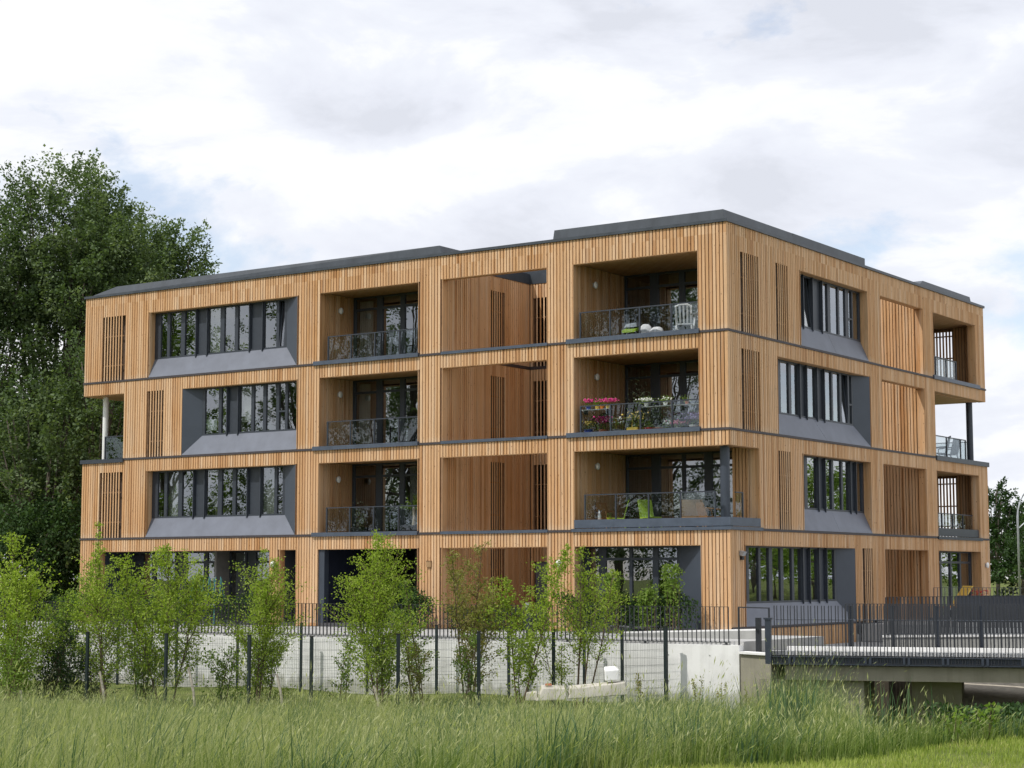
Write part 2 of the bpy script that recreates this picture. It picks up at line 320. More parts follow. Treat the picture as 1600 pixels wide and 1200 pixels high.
def ground_mat():
    m, nt, out, L = new_mat('ground')
    n = N(nt, 'ShaderNodeTexNoise', i_Scale=0.7, i_Detail=8.0, i_Roughness=0.65); L(pos(nt), n.inputs[0])
    r = ramp(nt, [(0.3, (0.06, 0.075, 0.022)), (0.5, (0.115, 0.145, 0.035)), (0.72, (0.19, 0.19, 0.075))]); L(n.outputs[0], r.inputs[0])
    b = N(nt, 'ShaderNodeBsdfPrincipled', i_Roughness=0.95); b.inputs['Specular IOR Level'].default_value = 0.1; L(r.outputs[0], b.inputs['Base Color'])
    f = N(nt, 'ShaderNodeTexNoise', i_Scale=25.0, i_Detail=5.0); L(pos(nt), f.inputs[0]); bu = N(nt, 'ShaderNodeBump', i_Strength=0.7, i_Distance=0.05); L(f.outputs[0], bu.inputs['Height']); L(bu.outputs[0], b.inputs['Normal'])
    L(b.outputs[0], out.inputs[0])
ground_mat()
g = np_mesh('terrain', np.stack([GX.ravel(), GY.ravel(), GZ.ravel()], 1), [q], 'ground', kind='structure', smooth=True)

# ------------------------------------------------------------------ apartment building
B = thing('apartment_building', 'four storey flat roofed apartment block clad in vertical larch battens with dark grey window bays', 'apartment building')
SLATS = []            # (centre, size, important, face)
PITCH = 0.98 / 8
XL, YR, ZT = -27.95, 22.25, 12.33
def bp_(name, *box, mat, kind=None, parent=B, label=None): return part(name, MB().box(*box), mat, parent, kind, label)

def panel(axis, plane, out, a0, a1, z0, z1, holes=(), slots=(), back=0.25, front=True, pitch=PITCH, name='wall', first=0.5, w=0.090, wallmat='dark_wood', slat_kind=0, reveal=False, trim=0.0):
    """a clad wall. axis: direction the wall runs along ('x' or 'y'); plane: outer face; out: outward sign across it"""
    inn = -out
    def bx(u0, u1, d0, d1, q0, q1):
        lo, hi = sorted((plane + inn * d0, plane + inn * d1))
        return (u0, u1, lo, hi, q0, q1) if axis == 'x' else (lo, hi, u0, u1, q0, q1)
    cuts = sorted({a0, a1, *[h[0] for h in list(holes) + list(slots)], *[h[1] for h in list(holes) + list(slots)]})
    cuts = [c for c in cuts if a0 <= c <= a1]
    for u0, u1 in zip(cuts, cuts[1:]):
        if u1 - u0 < 1e-4: continue
        um = (u0 + u1) / 2; iv = [(z0, z1)]
        for h in list(holes) + list(slots):
            if h[0] <= um <= h[1]:
                nx = []
                for p, r in iv:
                    if h[3] <= p or h[2] >= r: nx.append((p, r)); continue
                    if h[2] > p: nx.append((p, h[2]))
                    if h[3] < r: nx.append((h[3], r))
                iv = nx
        for p, r in iv:
            if r - p > 0.01: part(name, MB().box(*bx(u0, min(u1, a1 - trim), 0.05, 0.05 + back, p, r)), wallmat, B)
    for h in holes if reveal else ():
        q0, q1 = max(z0, h[2]), min(z1, h[3])
        if q1 - q0 < .1: continue
        if h[0] > a0 + .02: part('reveal_board', MB().box(*bx(h[0] - .001, h[0] + .014, .004, .05 + back - .01, q0 + .002, q1)), 'larch', B)
        if h[1] < a1 - .02: part('reveal_board', MB().box(*bx(h[1] - .014, h[1] + .001, .004, .05 + back - .01, q0 + .002, q1)), 'larch', B)
        if h[3] < z1 - .02: part('reveal_board', MB().box(*bx(max(a0, h[0]) + .015, min(a1, h[1]) - .015, .004, .05 + back - .01, h[3] - .012, h[3] + .001)), 'larch_board', B)
    n = max(1, round((a1 - a0) / pitch)); st = (a1 - a0) / n
    cen = [a0 + (i + first) * st for i in range(n)]
    for s in slots:
        cen = [c for c in cen if not (s[0] - w * .4 < c < s[1] + w * .4 and s[2] <= z0 + .3)] if False else cen
    for c in cen:
        iv = [(z0, z1)]
        for h in list(holes) + list(slots):
            if h[0] - 0.02 <= c <= h[1] + 0.02:
                nx = []
                for p, r in iv:
                    if h[3] <= p or h[2] >= r: nx.append((p, r)); continue
                    if h[2] > p: nx.append((p, h[2]))
                    if h[3] < r: nx.append((h[3], r))
                iv = nx
        for p, r in iv:
            if r - p > 0.03:
                lo = bx(c - w / 2, c + w / 2, 0.0, 0.045, p + .004, r - .004)
                SLATS.append((lo, slat_kind))
    for s in slots:                                       # open screen of widely spaced battens over an added dark sheet that paints in gap shade
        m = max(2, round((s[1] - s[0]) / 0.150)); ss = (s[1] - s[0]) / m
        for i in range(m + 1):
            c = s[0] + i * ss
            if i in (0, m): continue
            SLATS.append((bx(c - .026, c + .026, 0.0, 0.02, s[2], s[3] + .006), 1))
        part('slot_shade_sheet', MB().box(*bx(s[0] - .01, s[1] + .01, .24, .26, s[2] - .01, s[3] + .01)), 'slot_shade', B) if back > .2 else None
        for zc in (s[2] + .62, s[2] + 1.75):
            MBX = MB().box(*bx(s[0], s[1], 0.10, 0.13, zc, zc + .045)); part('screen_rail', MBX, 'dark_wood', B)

F = lambda k: 3.0 * (k - 1)          # storey floor
TOP = 2.53
LZ = {k: (F(k) + 0.05, (F(k + 1) - 0.02) if k < 4 else ZT) for k in (1, 2, 3, 4)}
WIN_L, WIN_R = -24.46, -17.11
# openings of the long front, storey by storey
H = {}
for k in (1, 2, 3, 4):
    f = F(k); t = f + TOP
    H[k] = [(-16.08, -11.71, f - 1, t), (-10.71, -6.51, f - 1, t)]
H[4] += [(WIN_L, WIN_R, 8, 11.53), (-5.52, -0.99, 8, 11.53)]
H[3] += [(XL - .01, -25.72, 5, 8.53), (-22.68, -17.08, 5, 8.53), (-5.52, -0.99, 5, 8.53)]
H[2] += [(WIN_L, WIN_R, 2, 5.53), (-5.52, 0.01, 2, 5.53)]
H[1] += [(-26.9, -18.28, -1, 2.53), (-17.83, -17.05, -1, 2.53), (-5.52, -0.99, -1, 2.53)]
SL = {4: [(-26.99, -25.79, 9.0, 11.53)], 3: [(-24.46, -23.62, 6.0, 8.53)], 2: [(-26.95, -25.77, 3.0, 5.53)], 1: []}
for k in (1, 2, 3, 4):
    panel('x', 0.0, -1, XL, 0.0, LZ[k][0] if k > 1 else -0.12, LZ[k][1], H[k], SL[k], slat_kind=2, reveal=True, trim=.051)
HR = {4: [(5.16, 10.63, 8, 11.53), (11.69, 15.69, 8, 11.53), (16.77, 21.24, 8, 11.53)],
      3: [(3.40, 10.64, 5, 8.53), (11.69, 15.69, 5, 8.53), (16.75, YR + .01, 5, 8.53)],
      2: [(-.01, 2.0, 2, 5.53), (5.16, 10.63, 2, 5.53), (11.69, 15.69, 2, 5.53), (16.77, 21.24, 2, 5.53)],
      1: [(0.98, 9.10, -1, 2.53), (11.69, 15.69, -1, 2.53), (16.77, 21.24, -1, 2.53)]}
SR = {4: [(0.97, 2.13, 9.0, 11.53), (3.39, 4.22, 9.0, 11.53)], 3: [(0.95, 2.12, 6.0, 8.53)], 2: [(3.36, 4.24, 3.0, 5.53)], 1: [(9.80, 10.60, 0.0, 2.53)]}
for k in (1, 2, 3, 4):
    panel('y', 0.0, 1, 0.05, YR, LZ[k][0] if k > 1 else 0.06, LZ[k][1], HR[k], SR[k], slat_kind=3, reveal=True)
panel('y', 0.0, 1, 0.05, 9.1, -0.95, 0.0, slat_kind=3)              # battens of the base below the courtyard windows
# corner posts between the two fronts
for z0, z1 in ((0.06, 2.98), (6.05, 8.98), (9.05, ZT)): bp_('corner_batten', -0.06, -0.0005, 0.047, 0.095, z0, z1, mat='larch'); bp_('corner_batten', -0.06, -0.001, 0.001, 0.044, z0, z1, mat='larch')
# the hidden sides, plain
for nm, bx in (('wall', (XL, 0 - .0, YR - .25, YR - .02, -.9, 6.0)), ('wall', (XL, -.3, YR - .25, YR - .02, 8.53, ZT)), ('wall', (XL, -4.0, YR - .25, YR - .02, 6.0, 8.53))):
    if bx[4] == -.9:
        # leave out the screens that look through to the sky
        bp_('wall', XL, -2.05, YR - .25, YR - .02, -.9, 6.0, mat='dark_wood'); bp_('wall', -1.2, -.31, YR - .25, YR - .02, -.9, 6.0, mat='dark_wood')
        bp_('wall', -2.05, -1.2, YR - .25, YR - .02, -.9, 3.0, mat='dark_wood'); bp_('wall', -2.05, -1.2, YR - .25, YR - .02, 5.5, 6.0, mat='dark_wood')
    elif bx[4] == 8.53:
        bp_('wall', XL, -2.05, YR - .25, YR - .02, 8.53, ZT, mat='dark_wood'); bp_('wall', -1.2, -.31, YR - .25, YR - .02, 8.53, ZT, mat='dark_wood')
        bp_('wall', -2.05, -1.2, YR - .25, YR - .02, 8.53, 9.0, mat='dark_wood'); bp_('wall', -2.05, -1.2, YR - .25, YR - .02, 11.47, ZT, mat='dark_wood')
    else: bp_('wall', *bx, mat='dark_wood')
panel('y', XL, -1, 0.31, YR - .26, -0.9, 5.98, back=.2); panel('y', XL, -1, 0.31, YR - .26, 8.53, ZT, back=.2); panel('y', XL, -1, 4.0, YR - .26, 6.05, 8.53, back=.2)
for z0 in (3.0, 9.0):                                             # see-through screens at the far end
    for i in range(7): SLATS.append(((-2.05 + i * .136 - .03, -2.05 + i * .136 + .03, YR - .2, YR - .15, z0, z0 + 2.5), 1))
    for zc in (0.55, 1.35, 2.25): bp_('screen_rail', -2.05, -1.2, YR - .14, YR - .10, z0 + zc, z0 + zc + .05, mat='dark_wood')

# floors, split round the open wells
WELL1 = (-10.71, -6.51, 0.0, 5.3); WELL2 = (-5.0, 0.0, 11.69, 15.69)
REG = [(XL + .02, -10.95, .05, YR - .26), (-10.95, -6.25, 5.55, YR - .26), (-6.25, -5.25, .05, YR - .26), (-5.25, -.05, .05, 11.45), (-5.25, -.05, 15.95, YR - .26)]
for k in (1, 2, 3, 4, 5):
    z = F(k) if k < 5 else ZT + .06
    for i, r in enumerate(REG):
        x0, x1, y0, y1 = r
        if k > 1: y0 = .30 if y0 < 1 else y0; x1 = -.30 if x1 > -.1 else x1; x0 = XL + .30 if x0 < -27 else x0
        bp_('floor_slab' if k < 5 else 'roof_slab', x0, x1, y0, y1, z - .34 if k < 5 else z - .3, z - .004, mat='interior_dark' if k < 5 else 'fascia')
# cladding under the overhanging corners
bp_('soffit', XL + .02, -25.72, .30, 4.0, 8.50, 8.645, mat='larch_board'); bp_('soffit', -4.0, -.30, 16.75, YR - .26, 8.50, 8.645, mat='larch_board')
bp_('soffit', XL + .02, -25.72, .05, .30, 8.50, 8.529, mat='larch_board')
# lobby soffits of the loggias
def soffit(x0, x1, y0, y1, k): bp_('soffit', x0, x1, y0, y1, F(k) + 2.58, F(k + 1) - .345 if k < 4 else ZT - .25, mat='larch_board')
for k in (2, 3, 4):
    soffit(-16.08, -11.71, .305, 1.85, k); soffit(-5.52, -0.30, .305, 3.15, k)
soffit(-3.2, -.305, 16.77, YR - .26, 4); soffit(-3.2, -.305, 16.77, YR - .26, 2)

# partitions and back walls so that rooms read as dark closed rooms
PART = [(XL + .3, -10.9, 5.6, 5.7), (-6.4, -3.5, 6.5, 6.6), (-17.0, -16.9, .32, 5.6), (-16.3, -16.2, .32, 5.6), (-11.6, -11.5, .32, 5.6), (-5.75, -5.65, .32, 6.5), (-3.5, -3.4, 6.6, 11.4), (-3.4, -.31, 4.6 - .0, 4.7), (-3.6, -3.5, 3.3, 6.5), (-3.4, -.31, 11.3, 11.4), (-21.5, -21.4, .6, 5.6)]
for k in (1, 2, 3, 4):
    for i, p in enumerate(PART):
        if k == 1 and i in (3, 4): continue
        if k == 3 and i == 7: continue
        if k == 1 and i == 7: continue
        bp_('room_wall', *p, F(k), F(k + 1) - .345 if k < 4 else ZT - .25, mat='interior')
bp_('room_wall', -24.9, -24.8, .32, 5.6, 3.0, 5.65, mat='interior'); bp_('room_wall', -24.9, -24.8, .32, 5.6, 9.0, 12.08, mat='interior'); bp_('room_wall', -23.2, -23.1, .32, 5.6, 6.0, 8.65, mat='interior'); bp_('room_wall', -25.72, -25.6, .31, 4.2, 6.0, 8.65, mat='interior')

# open wells: clad side and back walls
for k in (1, 2, 3, 4):
    z0 = F(k) + (.06 if k > 1 else -.1); z1 = F(k + 1) - .05 if k < 4 else 12.05
    f = F(k); st = f + TOP
    panel('y', -10.71, 1, .31, 5.3, z0, z1, slots=[(2.83, 3.66, max(z0, f + .06), st)], back=.12)
    panel('x', 5.3, -1, -10.70, -6.51, z0, z1, holes=[(-10.55, -9.55, -1, 2.1)] if k == 1 else [], slots=[(-10.55, -9.95, max(z0, f + .06), st)] if k > 1 else [], back=.12)
    panel('y', -6.51, -1, .31, 5.3, z0, z1, back=.12)
    panel('x', 15.69, -1, -5.0, -.07, z0 if k > 1 else -.9, z1, back=.12); panel('x', 11.69, 1, -5.0, -.31, z0 if k > 1 else -.9, z1, back=.12)
    panel('y', -5.0, 1, 11.81, 15.69, z0 if k > 1 else -.9, z1, back=.12)
    if k > 1:
        for b in ((-10.72, -10.695, .31, 5.3), (-10.70, -6.51, 5.285, 5.31), (-5, 0, 15.675, 15.70)): bp_('well_band', *b, f - .045, f + .055, mat='band_dark')
bp_('door', -10.52, -9.58, 5.36, 5.42, 0.0, 2.08, mat='sill_grey'); bp_('door_frame', -10.55, -9.55, 5.42, 5.5, -.1, 2.1, mat='anthracite')
for b in ((-10.83, -10.69, .3, 5.42), (-6.53, -6.4, .3, 5.42), (-10.69, -6.53, 5.28, 5.42), (-5.1, -.06, 15.67, 15.8), (-5.1, -.3, 11.58, 11.71), (-5.12, -4.98, 11.71, 15.67)): bp_('well_flashing', *b, 12.05, 12.42, mat='fascia')

# ------------------------------------------------------------------ roof edge
for nm, b in (('roof_flashing', (XL - .05, .05, -.05, .30, ZT, ZT + .09)), ('roof_flashing', (-.30, .05, .30, YR + .05, ZT, ZT + .09)), ('roof_flashing', (XL - .05, XL + .3, .3, YR + .05, ZT, ZT + .09)), ('roof_flashing', (XL + .3, -.3, YR - .3, YR + .05, ZT, ZT + .09))): bp_(nm, *b, mat='fascia')
U0, U1 = ZT + .09, ZT + .40
up = MB().hexa([(-27.9, .12, U0), (-10.85, .12, U0), (-10.85, 5.0, U0), (-27.9, 5.0, U0)], [(-26.5, .22, U1), (-10.95, .16, U1), (-10.95, 5.0, U1), (-26.5, 5.0, U1)]); part('roof_upstand', up, 'fascia', B)
up = MB().hexa([(-6.35, .12, U0), (-.14, .12, U0), (-.14, 5.0, U0), (-6.35, 5.0, U0)], [(-6.32, .16, U1 + .02), (-.18, .16, U1 + .02), (-.18, 5, U1 + .02), (-6.32, 5, U1 + .02)]); part('roof_upstand', up, 'fascia', B)
bp_('roof_upstand', -4.6, -.17, 5.0, 10.85, U0, U1 + .02, mat='fascia')
up = MB().hexa([(-4.6, 15.72, U0), (-.14, 15.72, U0), (-.14, 21.3, U0), (-4.6, 21.3, U0)], [(-4.5, 16.3, U1 - .05), (-.18, 16.3, U1 - .05), (-.18, 21.25, U1 - .05), (-4.5, 21.25, U1 - .05)]); part('roof_upstand', up, 'fascia', B)
bp_('well_upstand', -11.2, -6.0, 5.55, 5.75, 12.36, 13.0, mat='fascia'); bp_('well_upstand', -5.6, -5.3, 11.4, 16.0, 12.36, 12.95, mat='fascia')
# ------------------------------------------------------------------ floor bands and balcony edges
def band(x0, x1, z, th=.095, pr=.025, mat='band_dark', name='floor_band'):
    bp_(name, x0, x1, -pr, .05 - .002, z - .02, z - .02 + th * .72, mat=mat)
def bandR(y0, y1, z, th=.095, pr=.025, mat='band_dark', name='floor_band'):
    bp_(name, -.05 + .002, pr, y0, y1, z - .02, z - .02 + th * .72, mat=mat)
for z, segs in ((9.0, [(XL - .03, -16.3), (-11.68, -10.73), (-6.49, -5.75), (-.95, 0.027)]), (6.0, [(-25.7, -16.3), (-11.68, -10.73), (-6.49, -5.75), (-.95, .027)]), (3.0, [(XL - .03, -16.3), (-11.68, -10.73), (-6.49, -5.6)])):
    for a, b in segs: band(a, b, z)
    band(-10.73, -6.49, z, .13, .045, 'sheet_grey', 'sill_flashing'); band(-16.3, -11.68, z - .01, .19, .075, 'sheet_grey', 'balcony_edge')
    if z > 3: band(-5.75, -.95, z - .01, .20, .08, 'sheet_grey', 'balcony_edge')
for z, segs in ((9.0, [(.05, 16.6), (21.5, YR + .03)]), (6.0, [(.05, 16.7)]), (3.0, [(2.1, 16.6), (21.4, YR + .03)])):
    for a, b in segs: bandR(a, b, z)
bandR(16.6, 21.5, 9.0, .20, .07, 'sheet_grey', 'balcony_edge'); bandR(16.7, YR + .06, 5.93, .25, .06, 'fascia', 'balcony_edge')
bandR(.05, 9.1, .03, .09, .03)
bp_('balcony_edge', XL - .06, -25.68, -.06, .048, 5.90, 6.05, mat='anthracite')
# deep sheet metal front of the corner balcony on the second storey
bp_('balcony_edge', -5.58, .06, -.06, .048, 2.98, 3.08, mat='sheet_grey'); bp_('balcony_edge', -.048, .06, .05, 2.1, 2.98, 3.08, mat='sheet_grey')
bp_('balcony_apron', -5.5, .02, -.02, .03, 3.10, 3.36, mat='sheet_grey'); bp_('balcony_apron', -.03, .02, .03, 2.0, 3.10, 3.36, mat='sheet_grey')
bp_('balcony_apron', -.10, -.05, 16.79, 21.22, 3.08, 3.38, mat='anthracite'); bp_('balcony_edge', -.1, .05, 16.7, 21.4, 2.95, 3.06, mat='anthracite')

# ------------------------------------------------------------------ windows
def frame_boxes(axis, plane, out, spans, z0, z1, d=.09, transom=None):
    """solid bars filling between glass spans"""
    pass
def window(axis, plane, out, a0, a1, z0, z1, glassx, zg=(.06, .06), tilt=(), sub=(), fins=True, depth=.10, mat='anthracite', transoms=None, label=None):
    """frame from a0 to a1 with panes at glassx; plane is the frame's outer face; out its outward sign"""
    inn = -out
    def bx(u0, u1, d0, d1, q0, q1):
        lo, hi = sorted((plane + inn * d0, plane + inn * d1))
        return (u0, u1, lo, hi, q0, q1) if axis == 'x' else (lo, hi, u0, u1, q0, q1)
    g0, g1 = z0 + zg[0], z1 - zg[1]
    m = MB(); m.box(*bx(a0, a1, 0, depth, z0, g0)); m.box(*bx(a0, a1, 0, depth, g1, z1))
    e = a0; xs = sorted(glassx)
    for (p, r) in xs + [(a1, None)]:
        wdt = p - e
        if wdt > 0.34:                                     # closed dark panel between two posts, each with a fin
            m.box(*bx(e, e + .09, 0, depth, g0, g1)); m.box(*bx(p - .09, p, 0, depth, g0, g1)); m.box(*bx(e + .09, p - .09, .05, depth, g0, g1))
            if fins and r is not None and e > a0:
                m.box(*bx(e + .02, e + .06, -.055, 0, z0 - .06, z1 - .01)); m.box(*bx(p - .06, p - .02, -.055, 0, z0 - .06, z1 - .01))
        elif wdt > 0.005: m.box(*bx(e, p, 0, depth, g0, g1))
        e = r
    fr = part('window', m, mat, B, label=label)
    for i, (p, r) in enumerate(xs):
        zs = [(g0, g1)]
        if i in sub: zs = [(g0, g0 + (g1 - g0) * .38), (g0 + (g1 - g0) * .38 + .06, g1)]; part('transom', MB().box(*bx(p, r, 0, depth, g0 + (g1 - g0) * .38, g0 + (g1 - g0) * .38 + .06)), mat, fr)
        if transoms and i in transoms:
            tz = transoms[i]; zs = [(g0, tz - .04), (tz + .04, g1)]; part('transom', MB().box(*bx(p, r, 0, depth, tz - .04, tz + .04)), mat, fr)
        for q0, q1 in zs:
            if i in tilt:
                # sash tilted inwards at the top
                o = .16
                def pt(u, d, z):
                    c = plane + inn * d; return (u, c, z) if axis == 'x' else (c, u, z)
                pm = MB().hexa([pt(p, .04, q0), pt(r, .04, q0), pt(r, .05, q0), pt(p, .05, q0)], [pt(p, .04 + o, q1), pt(r, .04 + o, q1), pt(r, .05 + o, q1), pt(p, .05 + o, q1)])
                part('pane', pm, 'pane', fr)
                sm_ = MB()
                for u in (p - .0, r - .05):
                    sm_.hexa([pt(u, -.0, q0), pt(u + .05, -.0, q0), pt(u + .05, .035, q0), pt(u, .035, q0)], [pt(u, o, q1), pt(u + .05, o, q1), pt(u + .05, o + .035, q1), pt(u, o + .035, q1)])
                part('sash', sm_, mat, fr)
            else:
                j = .004 * ((i * 7) % 3 - 1)
                part('pane', MB().box(*bx(p, r, .045 + j, .055 + j, q0, q1)), 'pane', fr)
    return fr
def quadpart(name, pts, mat, thick=.02):
    """thin plate: 4 points + thickness along the normal, inwards"""
    a, b, c, d = [Vector(p) for p in pts]; n = (b - a).cross(d - a).normalized() * thick
    return part(name, MB().hexa([a - n, b - n, c - n, d - n], [a, b, c, d]), mat, B)
DW = .30
def bay_x(k, a0, a1, i0, i1, glassx, tilt=(), sub=()):
    """window bay of the long front: sloped grey sill, splayed dark cheek where inner edge differs from outer"""
    f = F(k); zs = f + .76; t = f + TOP
    window('x', DW, -1, i0, i1, zs, t, glassx, tilt=tilt, sub=sub)
    quadpart('sill_panel', [(a0 + .005, -.01, f + .055), (a1 - .005, -.01, f + .055), (i1, DW, zs - .002), (i0, DW, zs - .002)], 'sill_grey')
    if i0 - a0 > .3: quadpart('splay_panel', [(a0 + .004, .0, t), (a0 + .004, .0, f + .06), (i0, DW - .002, zs), (i0, DW - .002, t)], 'panel_dark')
    if a1 - i1 > .3: quadpart('splay_panel', [(a1 - .004, .0, f + .06), (a1 - .004, .0, t), (i1, DW - .002, t), (i1, DW - .002, zs)], 'panel_dark')
def bay_y(k, a0, a1, i0, i1, glassx, tilt=(), sub=()):
    f = F(k); zs = f + .76; t = f + TOP
    window('y', -DW, 1, i0, i1, zs, t, glassx, tilt=tilt, sub=sub)
    mid = (a0 + a1) / 2; im = (i0 + i1) / 2
    for q0, q1, j0, j1 in ((a0 + .005, mid - .004, i0, im - .004), (mid + .004, a1 - .005, im + .004, i1)): quadpart('sill_panel', [(.01, q0, f + .055), (.01, q1, f + .055), (-DW, j1, zs - .002), (-DW, j0, zs - .002)], 'sill_grey')
    if i0 - a0 > .3: quadpart('splay_panel', [(.0, a0 + .004, t), (.0, a0 + .004, f + .06), (-DW + .002, i0, zs), (-DW + .002, i0, t)], 'panel_dark')
    if a1 - i1 > .3: quadpart('splay_panel', [(.0, a1 - .004, f + .06), (.0, a1 - .004, t), (-DW + .002, i1, t), (-DW + .002, i1, zs)], 'panel_dark')
GA = [(-24.15, -23.82), (-23.68, -23.10), (-22.90, -22.34), (-21.70, -21.10), (-20.90, -20.38), (-20.22, -19.67), (-18.96, -18.36), (-18.23, -17.97)]
bay_x(4, WIN_L, WIN_R, WIN_L + .01, -17.85, GA, tilt=(7,))
bay_x(2, WIN_L, WIN_R, WIN_L + .01, -17.85, GA, sub=(7,))
GB = [(-21.80, -21.12), (-20.98, -20.72), (-20.10, -19.52), (-19.38, -18.95), (-18.80, -18.32), (-18.18, -17.90), (-17.78, -17.22)]
bay_x(3, -22.68, -17.08, -21.93, -17.09, GB, sub=(5,))
bp_('paper', -21.79, -21.30, .40, .405, 6.95, 7.36, mat='paper')
GR4 = [(5.98, 6.62), (7.45, 7.92), (8.14, 8.76), (8.88, 9.38), (9.64, 9.92), (10.02, 10.52)]
bay_y(4, 5.16, 10.63, 5.17, 10.62, [(5.30, 5.62)] + GR4, tilt=(1,), sub=(5,))
GR3 = [(3.66, 3.95), (4.20, 4.80), (4.98, 5.52), (6.13, 6.85), (7.50, 8.10), (8.22, 8.76), (8.92, 9.44)]
bay_y(3, 3.40, 10.64, 3.41, 9.86, GR3 + [(9.56, 9.76)], tilt=(6,), sub=(7,))
GR2 = [(5.30, 5.85), (6.08, 6.84), (7.44, 7.98), (8.14, 8.76), (8.9, 9.42), (9.96, 10.5)]
bay_y(2, 5.16, 10.63, 5.17, 10.62, GR2)
GR1 = [(1.10, 1.62), (1.78, 2.44), (2.58, 3.16), (3.40, 3.98), (4.18, 4.80), (4.96, 5.52), (6.12, 6.74), (7.42, 8.06)]
bay_y(1, .98, 9.10, .99, 8.20, GR1)
# glazed walls behind the balconies
for k in (2, 3, 4):
    f = F(k); z1 = f + 2.575
    window('x', 1.85, -1, -16.05, -11.75, f + .01, z1, [(-15.95, -14.98), (-14.72, -13.92), (-13.72, -12.92), (-12.78, -11.85)], transoms={0: f + 2.12, 1: f + 2.12, 2: f + 2.12, 3: f + 2.12}, fins=False)
    panel('y', -16.08, 1, .31, 1.94, f + .02, z1, back=.12); panel('y', -11.71, -1, .31, 1.85, f + .02, z1, back=.12)
    panel('y', -5.52, 1, .31, 3.25, f + .02, z1, slots=[], back=.12)
    if k > 2:
        window('x', 3.15, -1, -5.47, -1.02, f + .01, z1, [(-5.40, -4.50), (-4.18, -3.40), (-3.20, -2.35), (-2.1, -1.15)], transoms={0: f + 2.12, 1: f + 2.12, 2: f + 2.12, 3: f + 2.12}, fins=False)
        panel('y', -.99, -1, .31, 3.25, f + .02, z1, back=.12)
    else:
        window('x', 3.15, -1, -5.47, -1.0, f + .01, z1, [(-5.40, -4.50), (-4.18, -3.36), (-3.25, -2.54), (-2.26, -1.12)], transoms={0: f + 2.12, 1: f + 2.12, 2: f + 2.12, 3: f + 2.12}, fins=False)
        panel('x', 2.0, -1, -.95, -.0, f + .06, z1, back=.3, trim=.051); panel('y', -.95, -1, 2.06, 3.25, f + .02, z1, back=.12)
part('column', MB().lathe((-.42, .52, 3.08), [(.15, 0), (.15, 2.46)], 20), 'panel_dark', B, smooth=False)
# ground floor of the long front
window('x', 1.3, -1, -26.9, -18.3, -.08, 2.525, [(-26.4, -25.4), (-25.2, -24.2), (-23.6, -22.7), (-22.5, -21.6), (-21.35, -20.65), (-20.1, -19.3)], transoms={i: 2.12 for i in range(6)}, fins=False)
for i, x in enumerate((-21.3, -20.05)): bp_('blind', x, x + .7, 1.55, 1.57, .3, 2.45, mat='curtain')
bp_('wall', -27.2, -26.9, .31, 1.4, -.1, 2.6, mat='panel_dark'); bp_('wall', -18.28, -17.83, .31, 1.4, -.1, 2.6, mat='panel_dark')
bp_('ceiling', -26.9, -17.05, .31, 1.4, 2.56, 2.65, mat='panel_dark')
window('x', .9, -1, -17.83, -17.05, -.08, 2.525, [(-17.7, -17.15)], transoms={0: 2.1}, fins=False); bp_('wall', -17.05, -16.95, .31, 1.4, -.1, 2.6, mat='larch_board')
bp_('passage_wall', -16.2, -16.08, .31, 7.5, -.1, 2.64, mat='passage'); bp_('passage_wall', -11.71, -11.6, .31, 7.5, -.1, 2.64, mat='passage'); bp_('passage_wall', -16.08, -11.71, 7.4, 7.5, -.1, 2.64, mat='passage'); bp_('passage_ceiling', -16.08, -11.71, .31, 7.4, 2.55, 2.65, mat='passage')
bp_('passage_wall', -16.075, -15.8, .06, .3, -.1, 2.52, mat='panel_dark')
window('x', .6, -1, -5.5, -2.07, -.1, 2.525, [(-5.35, -4.98), (-4.72, -3.86), (-3.76, -3.02), (-2.82, -2.16)], transoms={i: 2.13 for i in range(4)}, fins=False)
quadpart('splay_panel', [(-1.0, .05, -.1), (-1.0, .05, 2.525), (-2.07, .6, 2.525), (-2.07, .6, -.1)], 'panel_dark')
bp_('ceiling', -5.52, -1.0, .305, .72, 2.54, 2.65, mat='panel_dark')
# ground floor garden doors on the courtyard side, with frosted lower panes
wd = window('y', -.40, 1, 16.79, 21.22, -.05, 2.525, [(16.9, 17.9), (18.05, 18.95), (19.1, 19.95), (20.1, 21.1)], transoms={i: 2.1 for i in range(4)}, fins=False)
for y0, y1 in ((18.1, 18.9), (19.15, 19.9), (20.2, 21.0)): bp_('frosted_panel', -.50, -.495, y0, y1, .05, 1.2, mat='curtain')
panel('x', 21.24, -1, -.40, -.06, .0, 2.56, back=.12)
# loggias of the second and top storey on the courtyard side
for k in (2, 4):
    f = F(k); z1 = f + 2.575
    panel('x', 21.24, -1, -.36, -.06, f + .02, z1, back=.5); panel('x', YR - .26, -1, -1.2, -.36, f + .02, z1, back=.01); panel('x', YR - .26, -1, -3.2, -2.05, f + .02, z1, back=.01)
    bp_('wall', -3.3, -3.2, 16.75, YR - .26, f, z1, mat='dark_wood'); bp_('wall', -3.2, -.31, 16.62, 16.75, f, z1 + .05, mat='dark_wood')
bp_('wall', -4.1, -4.0, 16.6, YR - .26, 6.0, 8.64, mat='dark_wood'); panel('x', 16.75, 1, -4.0, -.31, 6.05, 8.5, back=.12)
part('column', MB().lathe((-.55, 21.85, 5.99), [(.13, 0), (.13, 2.52)], 18), 'anthracite', B); part('column', MB().lathe((-27.35, .6, 5.99), [(.11, 0), (.11, 2.52)], 18), 'white_paint', B, label='white round column of the cut-out corner')
panel('y', -25.72, -1, .31, 4.2, 6.05, 8.5, back=.1)

